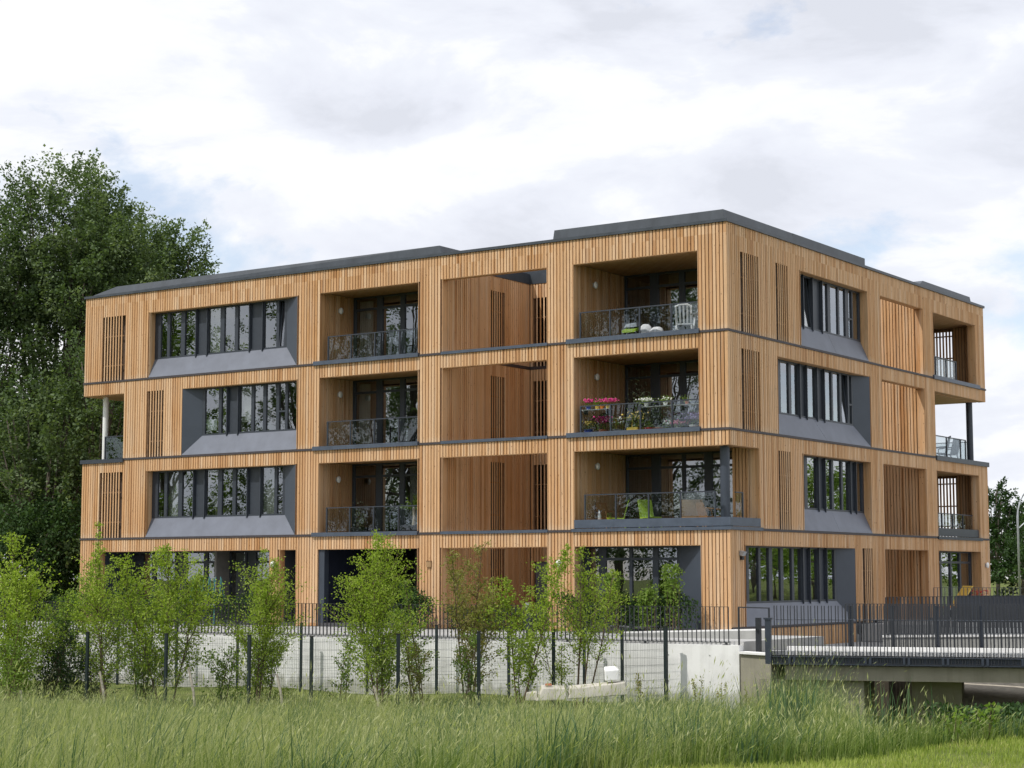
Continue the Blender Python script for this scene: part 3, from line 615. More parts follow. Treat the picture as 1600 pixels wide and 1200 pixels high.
for k, x0, x1, yy, zz0 in ((4, -21.75, -20.95, .46, 0), (2, -23.75, -23.2, .47, 0), (2, -19.1, -18.4, .46, 0), (3, -20.1, -19.6, .46, .4), (4, -15.9, -15.3, 2.05, -.7), (3, -15.9, -15.4, 2.05, -.7), (2, -13.6, -13.0, 2.05, -.7), (3, -2.3, -1.8, 3.4, -.7)):
    m = MB(); f = F(k); n = 12
    for i in range(n):
        xa = x0 + (x1 - x0) * i / n; xb = x0 + (x1 - x0) * (i + 1) / n; da = .02 * (i % 2); m.quad((xa, yy + da, f + .78 + zz0), (xb, yy + .02 - da, f + .78 + zz0), (xb, yy + .02 - da, f + 2.45), (xa, yy + da, f + 2.45))
    part('curtain', m, 'curtain', B)
# glass guards
def guard(name, pts, z0, z1, posts, glassmat='guard_glass'):
    """pts: start and end in plan (x,y); posts: distances along"""
    (xa, ya), (xb, yb) = pts; Ld = math.hypot(xb - xa, yb - ya); d = ((xb - xa) / Ld, (yb - ya) / Ld)
    pt = lambda t: (xa + d[0] * t, ya + d[1] * t)
    m = MB(); a, b = pt(0), pt(Ld); m.bar((*a, z1), (*b, z1), .045, .035)
    g = part(name, m, 'anthracite', B)
    for t in posts: p = pt(t); part('post', MB().box(p[0] - .022, p[0] + .022, p[1] - .022, p[1] + .022, z0, z1 - .018), 'anthracite', g)
    ps = sorted(set([0] + list(posts) + [Ld]))
    for s, e in zip(ps, ps[1:]):
        if e - s < .2: continue
        p, r = pt(s + .035), pt(e - .035); part('pane', MB().bar((*p, (z0 + z1) / 2 + .01), (*r, (z0 + z1) / 2 + .01), .012, z1 - z0 - .08), glassmat, g)
    return g
for k in (2, 3, 4):
    f = F(k)
    guard('glass_guard', [(-15.78, .12), (-11.73, .12)], f + .10, f + .96, [.02, 1.05, 2.1, 3.17])
    if k > 2: guard('glass_guard', [(-5.34, .12), (-1.0, .12)], f + .10, f + .96, [.02, 1.13, 2.21, 3.34])
guard('glass_guard', [(-5.17, .08), (-.52, .08)], 3.36, 4.14, [.02, 1.15, 2.33, 3.45, 4.63]); guard('glass_guard', [(-.1, .55), (-.1, 1.05)], 3.36, 4.12, [.48])
guard('glass_guard', [(-.35, 17.0), (-.35, 20.0)], 9.08, 9.95, [.03, .82, 1.9, 2.97]); guard('glass_guard', [(-.3, 16.85), (-.3, 21.2)], 3.38, 3.95, [1.1, 2.2, 3.3])
guard('glass_guard', [(-.40, 16.78), (-.40, 20.95)], 6.06, 6.92, [.6, 2.1, 3.6, 4.15]); guard('glass_guard', [(-.5, YR - .35), (-3.9, YR - .35)], 6.06, 6.92, [.1, 1.7, 3.2])
guard('glass_guard', [(-27.2, .45), (-25.76, .45)], 6.06, 6.95, [.02, 1.1]); guard('glass_guard', [(-27.2, .52), (-27.2, 3.8)], 6.06, 6.95, [1.6, 3.2])

# battens: the 300 that show largest are parts of their own, the rest one joined part
def area(sl_):
    (x0, x1, y0, y1, z0, z1), kd = sl_
    c = np.array([(x0 + x1) / 2, (y0 + y1) / 2, (z0 + z1) / 2]); D = float((c - CAM) @ FW)
    if D < 5: return 0
    vis = {2: 1.0, 3: .62, 1: .8, 0: .35}[kd]
    return (z1 - z0) * vis / D ** 2 * (1.15 if kd == 1 else 1.0)
SLATS.sort(key=area, reverse=True)
unit = {}
for (x0, x1, y0, y1, z0, z1), kd in SLATS[:300]:
    key = (round(x1 - x0, 4), round(y1 - y0, 4), round(z1 - z0, 3))
    if key not in unit: unit[key] = MB().box(-key[0] / 2, key[0] / 2, -key[1] / 2, key[1] / 2, 0, key[2]).mesh('slat', 'larch')
    o = bpy.data.objects.new('slat', unit[key]); link(o, B); o.location = ((x0 + x1) / 2, (y0 + y1) / 2, z0)
m = MB()
for bxs, kd in SLATS[300:]: m.box(*bxs)
part('slat_cladding', m, 'larch', B, kind='stuff')

# wall lamps and small fittings
def wall_lamp(p, nrm, label):
    t = thing('wall_lamp', label, 'wall lamp', p, math.atan2(nrm[1], nrm[0]), 'white round wall lamps on the building')
    part('bracket', MB().box(-.0, .03, -.07, .07, -.07, .07), 'galv', t)
    o = part('lamp_shade', MB().ball((.075, 0, 0), .105, 14, 9, (.55, .95, 1.15)), 'lamp_white', t, smooth=True)
for p, n, s in (((-6.05, -.002, 2.0), (0, -1), 'white oval wall lamp on the ground floor pillar left of the garden doors'), ((.002, 21.73, 2.0), (1, 0), 'white oval wall lamp at the far right end of the shaded side, ground floor'),
                ((-18.06, -.002, 2.02), (0, -1), 'white oval wall lamp half behind leaves on the narrow ground floor post'),
                ((-16.08, 1.1, 11.02), (1, 0), 'white wall lamp in the empty top floor balcony'), ((-16.08, 1.1, 8.02), (1, 0), 'white wall lamp in the empty third storey balcony'), ((-16.08, 1.05, 5.0), (1, 0), 'white wall lamp in the balcony with the potted palm'),
                ((-5.52, 1.28, 11.02), (1, 0), 'white wall lamp in the balcony with the white plastic chair'), ((-5.52, 1.35, 8.02), (1, 0), 'white wall lamp in the balcony full of flowers'), ((-5.52, 1.35, 5.12), (1, 0), 'white wall lamp in the corner balcony with lime green chairs')):
    wall_lamp(p, n, s)
t = thing('floodlight', 'grey outdoor floodlight with motion sensor beside the corner of the ground floor', 'floodlight', (0.0, .66, 2.2))
part('housing', MB().hexa([(0, -.1, .02), (.10, -.1, -.0), (.10, .1, -.0), (0, .1, .02)], [(.02, -.1, .16), (.16, -.1, .12), (.16, .1, .12), (.02, .1, .16)]), 'galv', t); part('sensor', MB().box(.002, .09, -.06, .06, -.12, -.01), 'black', t)
t = thing('junction_box', 'small brown square box fixed to the pillar beside the dark passage', 'junction box', (-11.21, -.0, 1.9))
part('cover', MB().box(-.09, .09, -.05, -.003, 0, .19), 'wicker', t); part('lip', MB().box(-.10, .10, -.058, -.003, .19, .21), 'dark_wood', t)

# ------------------------------------------------------------------ ground in front of the building, walls
wy = lambda x: -5.24 + (x - 2.9) * 0.0915
pm = MB(); m = MB()
lo = [(-36, wy(-36) + .25, -1.9), (2.95, wy(2.95) + .25, -1.9), (2.95, .04, -1.9), (-36, .04, -1.9)]; m.hexa(lo, [(x, y, -.13) for x, y, _ in lo]); m.box(XL, -.06, .045, YR - .3, -1.9, -.06 - .3); part('terrace', m, 'paving', kind='structure')
m = MB().box(.06, 30, .55, 40, -.76, -.62); part('courtyard', m, 'paving', kind='structure'); part('earth_bank', MB().box(.06, 30, .6, 40, -2.6, -.765), 'shade_soil', kind='structure')  # bank's dark colour stands in for deep shade below the bridge deck
Wt = thing('retaining_wall', 'long low white concrete wall under the railing in front of the building', 'wall', (2.95, wy(2.95), 0))
xs = [2.95, -.35, -3.7, -7.1, -10.6, -14.1, -17.7, -21.4, -25.2, -29.2, -33.5]
for a, b in zip(xs, xs[1:]):
    a2, b2 = a - .012, b + .0
    lo = [(b2 - 2.95, wy(b2) - wy(2.95), -2.3), (a2 - 2.95, wy(a2) - wy(2.95), -2.3), (a2 - 2.95, wy(a2) - wy(2.95) + .25, -2.3), (b2 - 2.95, wy(b2) - wy(2.95) + .25, -2.3)]
    part('wall_panel', MB().hexa(lo, [(x, y, -.22) for x, y, _ in lo]), 'concrete_white', Wt)
m = MB(); m.hexa([(2.97, -5.22, -2.4), (4.35, -6.2, -2.4), (4.5, -1.2, -2.4), (2.97, -1.2, -2.4)], [(2.97, -5.22, -.44), (4.35, -6.2, -.42), (4.5, -1.2, -.44), (2.97, -1.2, -.44)])
t = thing('abutment', 'pale concrete abutment between the white wall and the footbridge', 'abutment', (0, 0, 0)); part('block', m, 'concrete_beige', t)
part('coping', MB().hexa([(2.96, -5.3, -.44), (4.3, -6.26, -.42), (4.4, -5.9, -.42), (2.96, -4.9, -.44)], [(2.96, -5.3, -.38), (4.3, -6.26, -.37), (4.4, -5.9, -.37), (2.96, -4.9, -.38)]), 'concrete_white', t)
for u0 in (.9, 2.1):
    for zt in (-.5, -1.2): part('tie_hole', MB().lathe((u0 - 2.95, wy(u0) - wy(2.95) - .002, zt), [(.02, 0), (.02, .012)], 8), 'concrete_grey', Wt)
# low concrete upstand that rises towards the building corner
t = thing('planter_wall', 'low grey concrete kerb wall rising behind the railing at the building corner', 'wall', (0, 0, 0))
m = MB().hexa([(-1.6, -3.6, -.2), (2.7, -3.2, -.2), (2.7, -2.95, -.2), (-1.6, -3.35, -.2)], [(-1.6, -3.6, -.02), (2.7, -3.2, .12), (2.7, -2.95, .12), (-1.6, -3.35, -.02)]); part('block', m, 'concrete_grey', t); part('coping', MB().hexa([(-1.6, -3.6, -.02), (2.7, -3.2, .12), (2.7, -2.95, .12), (-1.6, -3.35, -.02)], [(-1.6, -3.6, .02), (2.7, -3.2, .16), (2.7, -2.95, .16), (-1.6, -3.35, .02)]), 'concrete_white', t)

def bar_railing(t, pts, z0, z1, pitch, w=.012, d=.045, top=True, post_every=14, zfun=None, cable=None, pair=0.0, mat='rail_black', limit=10 ** 9):
    """flat vertical bars along a polyline (local to t); each bar a part sharing one mesh"""
    me = {}; n = 0
    for (a, b) in zip(pts, pts[1:]):
        a, b = Vector((*a, 0)), Vector((*b, 0)); Ld = (b - a).length; dr = (b - a) / Ld; ang = math.atan2(dr.y, dr.x)
        k = int(Ld / pitch)
        for i in range(k + 1):
            for off in ((0,) if not pair else (-pair / 2, pair / 2)):
                p = a + dr * (i * pitch + off); z = zfun(p.x, p.y) if zfun else 0
                hgt = z1 - z0; key = round(hgt, 3)
                if key not in me: me[key] = MB().box(-w / 2, w / 2, -d / 2, d / 2, 0, hgt).mesh('bar', mat)
                o = bpy.data.objects.new('bar', me[key]); link(o, t); o.location = (p.x, p.y, z0 + z); o.rotation_euler = (0, 0, ang); n += 1
            if post_every and i % post_every == 0:
                p = a + dr * (i * pitch + pitch * .5); z = zfun(p.x, p.y) if zfun else 0
                part('foot', MB().box(-.10, .10, -.05, .05, 0, .012).box(-.02, .02, -.035, .035, .012, .07), mat, t, loc=(p.x, p.y, z0 + z - .07)).rotation_euler = (0, 0, ang)
        za, zb = (zfun(a.x, a.y), zfun(b.x, b.y)) if zfun else (0, 0)
        if top: part('top_rail', MB().bar((a.x, a.y, z1 + za + .006), (b.x, b.y, z1 + zb + .006), .05, .012), mat, t)
        part('bottom_rail', MB().bar((a.x, a.y, z0 + za - .004), (b.x, b.y, z0 + zb - .004), .05, .014), mat, t)
        if cable: part('cable', MB().tube([(a.x, a.y, cable), (b.x, b.y, cable)], .012, 6), 'steel', t)
RL = thing('wall_railing', 'dark railing of thin upright flat bars on top of the white retaining wall', 'railing', (2.95, wy(2.95), -.22))
def rel(x): return (x - 2.95, wy(x) - wy(2.95) + .1)
bar_railing(RL, [rel(2.6), rel(-28.0)], .07, 1.0, .132, post_every=18)
part('corner_frame', MB().bar((-.05, .08, 1.0), (1.25, -.75, 1.0), .05, .03).bar((-.05, .08, .0), (-.05, .08, 1.0), .05, .03).bar((1.25, -.75, -.2), (1.25, -.75, 1.0), .05, .03), 'rail_black', RL)
part('gate_post', MB().box(.30, .42, .35, .47, -.2, .72), 'rail_black', RL)

# ------------------------------------------------------------------ footbridge
BO = Vector((4.35, -6.35, 0)); bang = math.atan2(2.02, 6.15)
BR = thing('footbridge', 'footbridge with steel edge beam and a concrete deck over the overgrown ditch', 'bridge', BO, bang)
BL = 19.0; BW = 3.6
part('deck', MB().box(0.05, BL, .22, BW - .2, -.66, -.40), 'concrete_grey', BR)
part('kerb', MB().box(0.05, BL, .16, .42, -.40, -.30), 'concrete_white', BR); part('kerb', MB().box(0.05, BL, BW - .45, BW - .2, -.40, -.30), 'concrete_white', BR)
part('edge_beam', MB().box(0, BL, -.02, .02, -.60, -.44).box(0, BL, -.09, .12, -.44, -.425).box(0, BL, -.09, .12, -.625, -.60), 'steel', BR)
sb = MB().box(-.03, .03, -.10, -.021, -.60, -.44).mesh('stiffener', 'steel')
for i, x in enumerate(np.arange(.6, BL, .95)):
    for dx in (-.06, .06): o = bpy.data.objects.new('stiffener', sb); link(o, BR); o.location = (x + dx, 0, 0)
part('main_girder', MB().box(.4, BL, .10, BW - .1, -1.02, -.665), 'concrete_beige', BR)
part('pier', MB().box(3.45, 4.7, 1.5, 3.2, -3.2, -1.02), 'concrete_beige', BR); part('abutment_wall', MB().box(-.3, 2.35, .35, BW - .2, -3.0, -1.02), 'concrete_beige', BR); part('abutment_wall', MB().box(BL - 3, BL, .5, BW - .2, -3.0, -1.02), 'concrete_beige', BR)
part('end_post', MB().box(-.07, .08, -.12, .06, -.62, .50).box(-.10, .11, -.14, .08, .50, .545), 'steel', BR)
RB = thing('bridge_railing', 'near bridge railing of paired thin dark bars with one cable and no handrail', 'railing', BO, bang)
bar_railing(RB, [(.2, -.05), (BL, -.05)], -.58, .855, .172, w=.02, d=.035, top=False, post_every=0, cable=.50, pair=.068)
RB2 = thing('bridge_railing', 'far bridge railing of broad flat bars behind the paired bars', 'railing', BO + Vector((-math.sin(bang) * BW, math.cos(bang) * BW, 0)), bang)
bar_railing(RB2, [(1.6, 0), (BL, 0)], -.40, .84, .095, w=.03, d=.05, post_every=0)
part('post_row', MB(), 'steel', RB2) if False else None
for x in np.arange(1.7, BL, 1.15): part('post', MB().box(-.05, .05, -.04, .04, -.40, .80), 'steel', RB2, loc=(x, .06, 0))
bk = part('earth_bank', MB().box(2.2, 25, 4.6, 8.5, -2.7, -.64), 'shade_soil', kind='structure', loc=BO); bk.rotation_euler = (0, 0, bang)  # dark mound added to paint the shade between abutment and pier
# ramp rising to the right beyond the bridge
RO = BO + Vector((-math.sin(bang) * (BW + 2.2), math.cos(bang) * (BW + 2.2), 0))
RP = thing('ramp_wall', 'pale concrete ramp wall rising to the right behind the bridge railings', 'wall', RO, bang)
zr = lambda x, y: -.16 + .014 * x
part('wall_panel', MB().hexa([(2.4, 0, -.68), (20, 0, -.68), (20, .25, -.68), (2.4, .25, -.68)], [(2.4, 0, zr(2.4, 0)), (20, 0, zr(20, 0)), (20, .25, zr(20, 0)), (2.4, .25, zr(2.4, 0))]), 'concrete_grey', RP)
part('coping', MB().hexa([(2.36, -.03, zr(2.4, 0)), (20, -.03, zr(20, 0)), (20, .28, zr(20, 0)), (2.36, .28, zr(2.4, 0))], [(2.36, -.03, zr(2.4, 0) + .05), (20, -.03, zr(20, 0) + .05), (20, .28, zr(20, 0) + .05), (2.36, .28, zr(2.4, 0) + .05)]), 'concrete_white', RP)
RR = thing('ramp_railing', 'dark flat bar railing standing on the ramp wall', 'railing', RO, bang)
bar_railing(RR, [(2.5, .12), (20, .12)], .10, 1.12, .10, w=.045, d=.03, post_every=16, zfun=zr)
TR = thing('terrace_railing', 'farthest dark railing with a solid lower sheet in front of the garden terrace', 'railing', (3.6, 6.4, 0), math.radians(17))
bar_railing(TR, [(0.2, 0), (26, 0)], .0, 1.22, .115, w=.02, d=.05, post_every=0)
part('sheet', MB().box(.9, 26, .06, .09, .15, .98), 'panel_dark', TR)
# timber garden terrace behind it
bp_('terrace_deck', .06, 3.2, 9.4, 24.0, -.6, -.03, mat='paving')

# ------------------------------------------------------------------ mesh fences
def wire_panel(a, b, z0, z1, parent, pv=.05, ph=.20):
    m = MB(); a, b = Vector((*a, 0)), Vector((*b, 0)); Ld = (b - a).length; d = (b - a) / Ld; r = .0014
    n = int(Ld / pv); px = Vector((-d.y, d.x, 0)) * r
    for i in range(1, n):
        p = a + d * (i * Ld / n); e = d * r
        m.hexa([p - e - px + Vector((0, 0, z0)), p + e - px + Vector((0, 0, z0)), p + e + px + Vector((0, 0, z0)), p - e + px + Vector((0, 0, z0))], [p - e - px + Vector((0, 0, z1)), p + e - px + Vector((0, 0, z1)), p + e + px + Vector((0, 0, z1)), p - e + px + Vector((0, 0, z1))])
    z = z0 + .02
    while z < z1:
        for s in (1,): m.bar((*(a + px * 2.2 * s).xy, z), (*(b + px * 2.2 * s).xy, z), .0035, .004)
        z += ph
    return part('mesh_panel', m, 'post_green', parent, kind='stuff')
def fence(name, label, pts, top, n_each=None, zfun=height):
    o0 = pts[0]; t = thing(name, label, 'fence', (o0[0], o0[1], 0))
    pm = MB().box(-.035, .035, -.03, .03, 0, 1.0).mesh('post', 'post_green'); cm = MB().box(-.04, .04, -.035, .035, 0, .03).mesh('post_cap', 'black')
    for i, p in enumerate(pts):
        zb = float(zfun(p[0], p[1])) - .15
        ang = math.atan2(pts[min(i + 1, len(pts) - 1)][1] - pts[max(i - 1, 0)][1], pts[min(i + 1, len(pts) - 1)][0] - pts[max(i - 1, 0)][0])
        o = bpy.data.objects.new('post', pm); link(o, t); o.location = (p[0] - o0[0], p[1] - o0[1], zb); o.scale = (1, 1, top + .04 - zb); o.rotation_euler = (0, 0, ang)
        c = bpy.data.objects.new('post_cap', cm); link(c, t); c.location = (p[0] - o0[0], p[1] - o0[1], top + .04); c.rotation_euler = (0, 0, ang)
    for a, b in zip(pts, pts[1:]):
        zb = float(max(zfun(*a), zfun(*b))) + .03
        wire_panel((a[0] - o0[0], a[1] - o0[1]), (b[0] - o0[0], b[1] - o0[1]), zb, top, t)
fence('mesh_fence', 'nearer dark green wire mesh fence that turns a corner in the tall grass', [(1.11, -5.9), (.69, -7.49), (.14, -9.93), (-.43, -12.39), (-1.05, -14.77), (-1.6, -17.23), (-3.31, -17.41), (-5.75, -17.61), (-8.19, -17.81), (-10.59, -17.97), (-13.08, -18.2)], .21)
fence('mesh_fence', 'farther dark wire mesh fence standing close along the white wall', [(1.05, -5.85)] + [(1.05 - 2.35 * i, wy(1.05 - 2.35 * i) - .55) for i in range(1, 13)], .16)

# ------------------------------------------------------------------ foliage helpers
def leaves(name, P, A, size, ratio, mat, parent, tint, updir=0.5, kind=None):
    n = len(P); r = RNG.normal(size=(n, 3)); nrm = r / np.linalg.norm(r, axis=1, keepdims=True) + np.array([0, 0, updir]); A = A / np.linalg.norm(A, axis=1, keepdims=True)
    Bv = np.cross(A, nrm); Bv /= np.linalg.norm(Bv, axis=1, keepdims=True) + 1e-9
    size = np.broadcast_to(size, (n,))[:, None]
    V = np.empty((n, 4, 3)); V[:, 0] = P; V[:, 1] = P + A * size * .45 + Bv * size * ratio * .5; V[:, 2] = P + A * size; V[:, 3] = P + A * size * .45 - Bv * size * ratio * .5
    Fq = np.arange(n * 4).reshape(n, 4)
    return np_mesh(name, V.reshape(-1, 3), [Fq], mat, parent, np.repeat(tint, 4), kind)
def unit_rows(a): return a / (np.linalg.norm(a, axis=1, keepdims=True) + 1e-9)

def big_tree(name, label, base, lobes, trunk, nclump, nleaf, leaf=.2, mat='leaf_big', spread=.34, lift=.7, group=None, limb_mat='bark', length=1.5):
    """lobes: (dx,dy,z,rx,ry,rz) relative to base; clumps of leaves fill the outer part of every lobe"""
    t = thing(name, label, 'tree', base, 0, group)
    m = MB(); r0, th = trunk; m.tube([(0, 0, -.3), (.1, .05, th * .4), (.0, .15, th)], [r0, r0 * .8, r0 * .6], 8)
    Ps, As, Ts = [], [], []
    vol = np.array([l[3] * l[4] * l[5] for l in lobes]) ** .67; vol /= vol.sum()
    for l, v in zip(lobes, vol):
        n = max(8, int(nclump * v)); c = np.array(l[:3]); R = np.array(l[3:6])
        d = unit_rows(RNG.normal(size=(n, 3))); d[:, 2] = np.where(d[:, 2] < -.55, -d[:, 2], d[:, 2]); rr = RNG.uniform(.35, 1.0, n) ** .55
        cc = c + d * R * rr[:, None]
        ax = unit_rows(d * np.array([1, 1, .6]) + np.array([0, 0, lift]) + RNG.normal(scale=.25, size=(n, 3))); ln = RNG.uniform(.7, 1.3, n) * length
        tb = RNG.normal(.5, .25, n)
        for i in range(n):
            k = nleaf; u = RNG.uniform(0, 1, k) ** .8
            rad = spread * (1.15 - .85 * u) * ln[i]
            p = cc[i] + ax[i] * (u * ln[i])[:, None] + RNG.normal(size=(k, 3)) * rad[:, None] * .62
            Ps.append(p); As.append(unit_rows(ax[i] * .5 + RNG.normal(size=(k, 3)) * .8)); Ts.append(np.clip(tb[i] + RNG.normal(0, .07, k), 0, 1))
        start = Vector((0, .1, th * random.uniform(.45, .95)))
        for i in range(0, n, max(1, n // 9)):
            e = Vector(cc[i]); mid = start.lerp(e, .5) + Vector((0, 0, -.4 + random.random() * .6)); m.tube([start, mid, e], [r0 * .38, r0 * .2, .03], 5)
    P = np.concatenate(Ps); A = np.concatenate(As); T = np.concatenate(Ts)
    part('trunk', m, limb_mat, t, smooth=True)
    leaves('crown', P, A, RNG.uniform(.65, 1.25, len(P)) * leaf, .72, mat, t, T, 1.9)
    return t
def at(u, D):                                            # a point on the ground seen in picture column u (photo pixels) at depth D
    l = (u - 800) / 2858.6 * D; x, y = xy(D, l); return float(x), float(y)
# tall trees behind the left end of the building
def T(label, u, D, lobes, trunk, nc, nl, **kw):
    x, y = at(u, D); return big_tree('tall_tree', label, (x, y, float(height(x, y))), lobes, trunk, nc, nl, **kw)
gT = 'tall trees behind the building'
T('tallest broad dark green tree at the left, rising above its neighbours', 95, 88, [(0, 0, 12.8, 4.6, 4.6, 5.7), (-.4, 0, 18.4, 3.0, 3.1, 4.2), (2.4, 0, 16.2, 2.8, 3, 3.8), (0, 0, 6.5, 4, 4, 4)], (.45, 9), 1150, 95, leaf=.17, group=gT)
T('dark green tree with upswept right edge just over the roof end', 235, 92, [(0, 0, 12.8, 3.5, 4, 5.0), (.9, 0, 16.2, 2.0, 2.5, 3.3), (-1.4, 0, 17.2, 2.2, 2.5, 3.2), (1.4, 0, 10.0, 2.6, 3, 3), (0, 0, 6, 3.8, 4, 4)], (.4, 9), 980, 95, leaf=.17, group=gT)
T('dark tree cut by the left edge of the photo', -55, 86, [(0, 0, 12, 4.2, 4.2, 5.5), (.6, 0, 15.8, 3, 3, 3.5), (0, 0, 6, 4, 4, 4)], (.4, 8), 620, 95, leaf=.17, group=gT)
T('low spreading tree with a leaning trunk at the left of the building', 62, 79, [(1.2, 0, 6.8, 2.2, 2.2, 1.9), (-1.6, 0, 7.8, 2.2, 2.2, 2.2), (.6, -.4, 9.4, 2.2, 2, 1.7), (2.6, 0, 4.2, 1.7, 1.8, 1.5), (-2.2, 0, 3.6, 1.8, 1.8, 1.6)], (.3, 6), 210, 70, leaf=.19, group=gT)
T('smaller leafy tree pressed against the roof corner, paler at its top', 150, 80, [(0, 0, 9.6, 1.7, 1.7, 2.3), (.3, 0, 12.0, 1.2, 1.2, 1.4), (-.3, 0, 6.6, 1.6, 1.6, 2)], (.18, 7), 160, 65, leaf=.16, group=gT)
T('dim tree seen through the cut-out corner of the building', 185, 98, [(0, 0, 8.0, 3.4, 3, 4.0), (-2, 0, 4, 3, 3, 3)], (.25, 6), 200, 60, leaf=.22, group=gT)
T('dark bushy tree low at the left edge behind the young trees', 5, 76, [(0, 0, 2.6, 2.2, 2.2, 2.4), (1.6, .5, 3.6, 1.8, 1.8, 2.2)], (.14, 3), 150, 70, leaf=.17, mat='leaf_dark', group=gT)
T('dark undergrowth tree close to the left end wall of the building', 105, 78, [(0, 0, 2.2, 2.0, 2.0, 2.2), (.5, 0, 4.2, 1.3, 1.3, 1.6)], (.12, 3), 130, 70, leaf=.17, mat='leaf_dark', group=gT)
T('deep green tree filling the gap behind the leaning trunk', 60, 100, [(-3, 0, 4, 3.4, 3, 4), (3, 0, 4, 3.2, 3, 4), (0, 0, 9, 4, 3, 4)], (.3, 6), 330, 70, leaf=.24, mat='leaf_dark', group=gT)
# trees at the right
gR = 'trees beyond the courtyard'
T('dark cone-shaped tree beside the right end of the building', 1553, 118, [(0, 0, 2.6, 1.9, 1.9, 2.2), (0, 0, 4.9, 1.25, 1.3, 1.6), (0, 0, 6.3, .5, .5, .9)], (.16, 4), 150, 60, leaf=.19, mat='leaf_dark', spread=.26, lift=.1, length=1.0, group=gR)
T('round dark tree behind the street lamp', 1592, 124, [(0, 0, 3.6, 2.1, 2, 1.9), (.6, 0, 4.9, 1.2, 1.2, 1.1), (-.8, 0, 2, 1.5, 1.5, 1.5)], (.16, 3), 150, 60, leaf=.2, mat='leaf_dark', spread=.26, lift=.2, length=1.0, group=gR)
T('dark bushy tree at the right edge of the photo in front of the street lamp', 1612, 108, [(0, 0, 2.2, 1.6, 1.5, 1.7), (-.9, 0, 1.6, 1.2, 1.2, 1.3)], (.12, 2), 90, 60, leaf=.19, mat='leaf_dark', spread=.26, lift=.2, length=.9, group=gR)
# trees outside the frame that the windows mirror
gM = 'trees mirrored in the windows'
for i, (x, y, h, mt) in enumerate(((-74, -50, 24, 'leaf_mid'), (-64, -54, 29, 'leaf_big'), (-53, -50, 28, 'leaf_big'), (-44, -53, 29, 'leaf_big'), (-34, -49, 21, 'leaf_big'), (-25, -55, 22, 'leaf_mid'), (-16, -60, 19, 'leaf_big'))):
    big_tree('mirrored_tree', f"tree across the meadow showing only as a reflection in the {['leftmost top floor panes', 'left window bays', 'left bay centre panes', 'left bay right-hand panes', 'empty balcony glazing', 'flower balcony glazing', 'corner balcony glazing'][i]}", (x, y, -.5),
             [(0, 0, h * .62, h * .2, h * .2, h * .32), (h * .08, 0, h * .82, h * .12, h * .12, h * .2), (0, 0, h * .35, h * .2, h * .2, h * .2), (0, 0, h * .14, h * .22, h * .22, h * .13)], (.3, h * .5), 380, 110, leaf=.20, mat=mt, group=gM)
for i, (x, y, h) in enumerate(((21, 62, 8.5), (30, 72, 9.5), (40, 86, 11), (48, 98, 12), (14, 66, 8), (56, 112, 13))):
    big_tree('mirrored_tree', f"tree beyond the courtyard showing only as a reflection in the {['second storey shaded windows', 'third storey shaded windows', 'tilted shaded windows', 'ground floor shaded windows', 'first shaded window pane', 'last shaded window pane'][i]}", (x, y, 0),
             [(0, 0, h * .5, h * .34, h * .34, h * .45), (0, 0, h * .22, h * .42, h * .42, h * .22)], (.2, h * .4), 170, 110, leaf=.20, mat='leaf_mid', group=gM)
# low hedge far right
x, y = at(1590, 92)
def hedge(name, label, pts, wdt, hgt, n, mat, leaf=.09, loc=(0, 0, 0)):
    t = thing(name, label, 'hedge', loc); P = []
    for _ in range(n):
        i = random.randrange(len(pts) - 1); a, b = pts[i], pts[i + 1]; u = random.random(); hh = hgt * (1 + .18 * math.sin((a[0] + u * (b[0] - a[0])) * 3.1)); q = random.random() ** .5
        P.append((a[0] + (b[0] - a[0]) * u + random.gauss(0, wdt * .4), a[1] + (b[1] - a[1]) * u + random.gauss(0, wdt * .4), hh * q))
    P = np.array(P); A = unit_rows(RNG.normal(size=P.shape) + np.array([0, 0, .5])); tn = np.clip(RNG.normal(.5, .22, len(P)), 0, 1)
    m = MB()
    for i in range(len(pts) - 1):
        for j in range(5):
            a, b = pts[i], pts[i + 1]; u = (j + .5) / 5; p = (a[0] + (b[0] - a[0]) * u, a[1] + (b[1] - a[1]) * u); m.tube([(p[0], p[1], -.2), (p[0] + .05, p[1], hgt * .8)], [.02, .008], 4)
    part('stems', m, 'twig', t, kind='stuff'); leaves('foliage', P, A, RNG.uniform(.7, 1.3, len(P)) * leaf, .6, mat, t, tn, .6); return t
x, y = at(1575, 90); hedge('hedge', 'light green low hedge beyond the right end of the building', [(-3, -1), (4, 2)], .8, 1.5, 5000, 'leaf_mid', .14, (x, y, float(height(x, y))))
hedge('hedge', 'dark green planting behind the railing in front of the garden doors', [(-5.6, -.75), (-.9, -.7)], .28, 1.05, 5200, 'leaf_dark', .085, (0, 0, -.13))
hedge('hedge', 'dark clipped planting between the passage and the recessed entrance', [(-12.2, -.85), (-10.6, -.8)], .3, 1.25, 2600, 'leaf_dark', .085, (0, 0, -.13))
hedge('hedge', 'dark planting under the recessed stair bay', [(-9.8, -.8), (-6.2, -.75)], .25, .65, 2800, 'leaf_dark', .08, (0, 0, -.13))
hedge('hedge', 'dark shrubs in front of the ground floor windows at the left', [(-27.5, -1.6), (-17.6, -1.3)], .4, 1.0, 8000, 'leaf_dark', .09, (0, 0, -.13))
for i, (x, y, hh) in enumerate(((-3.6, -.9, 1.55), (-2.3, -.95, 1.5), (-1.5, -.9, 1.75))):
    hedge('shrub', ['upright shrub before the left garden door', 'upright shrub between the two garden doors', 'tallest upright shrub beside the corner pillar'][i], [(x - .25, y), (x + .25, y)], .22, hh, 900, 'leaf_mid', .09, (0, 0, -.13))['category'] = 'shrub'

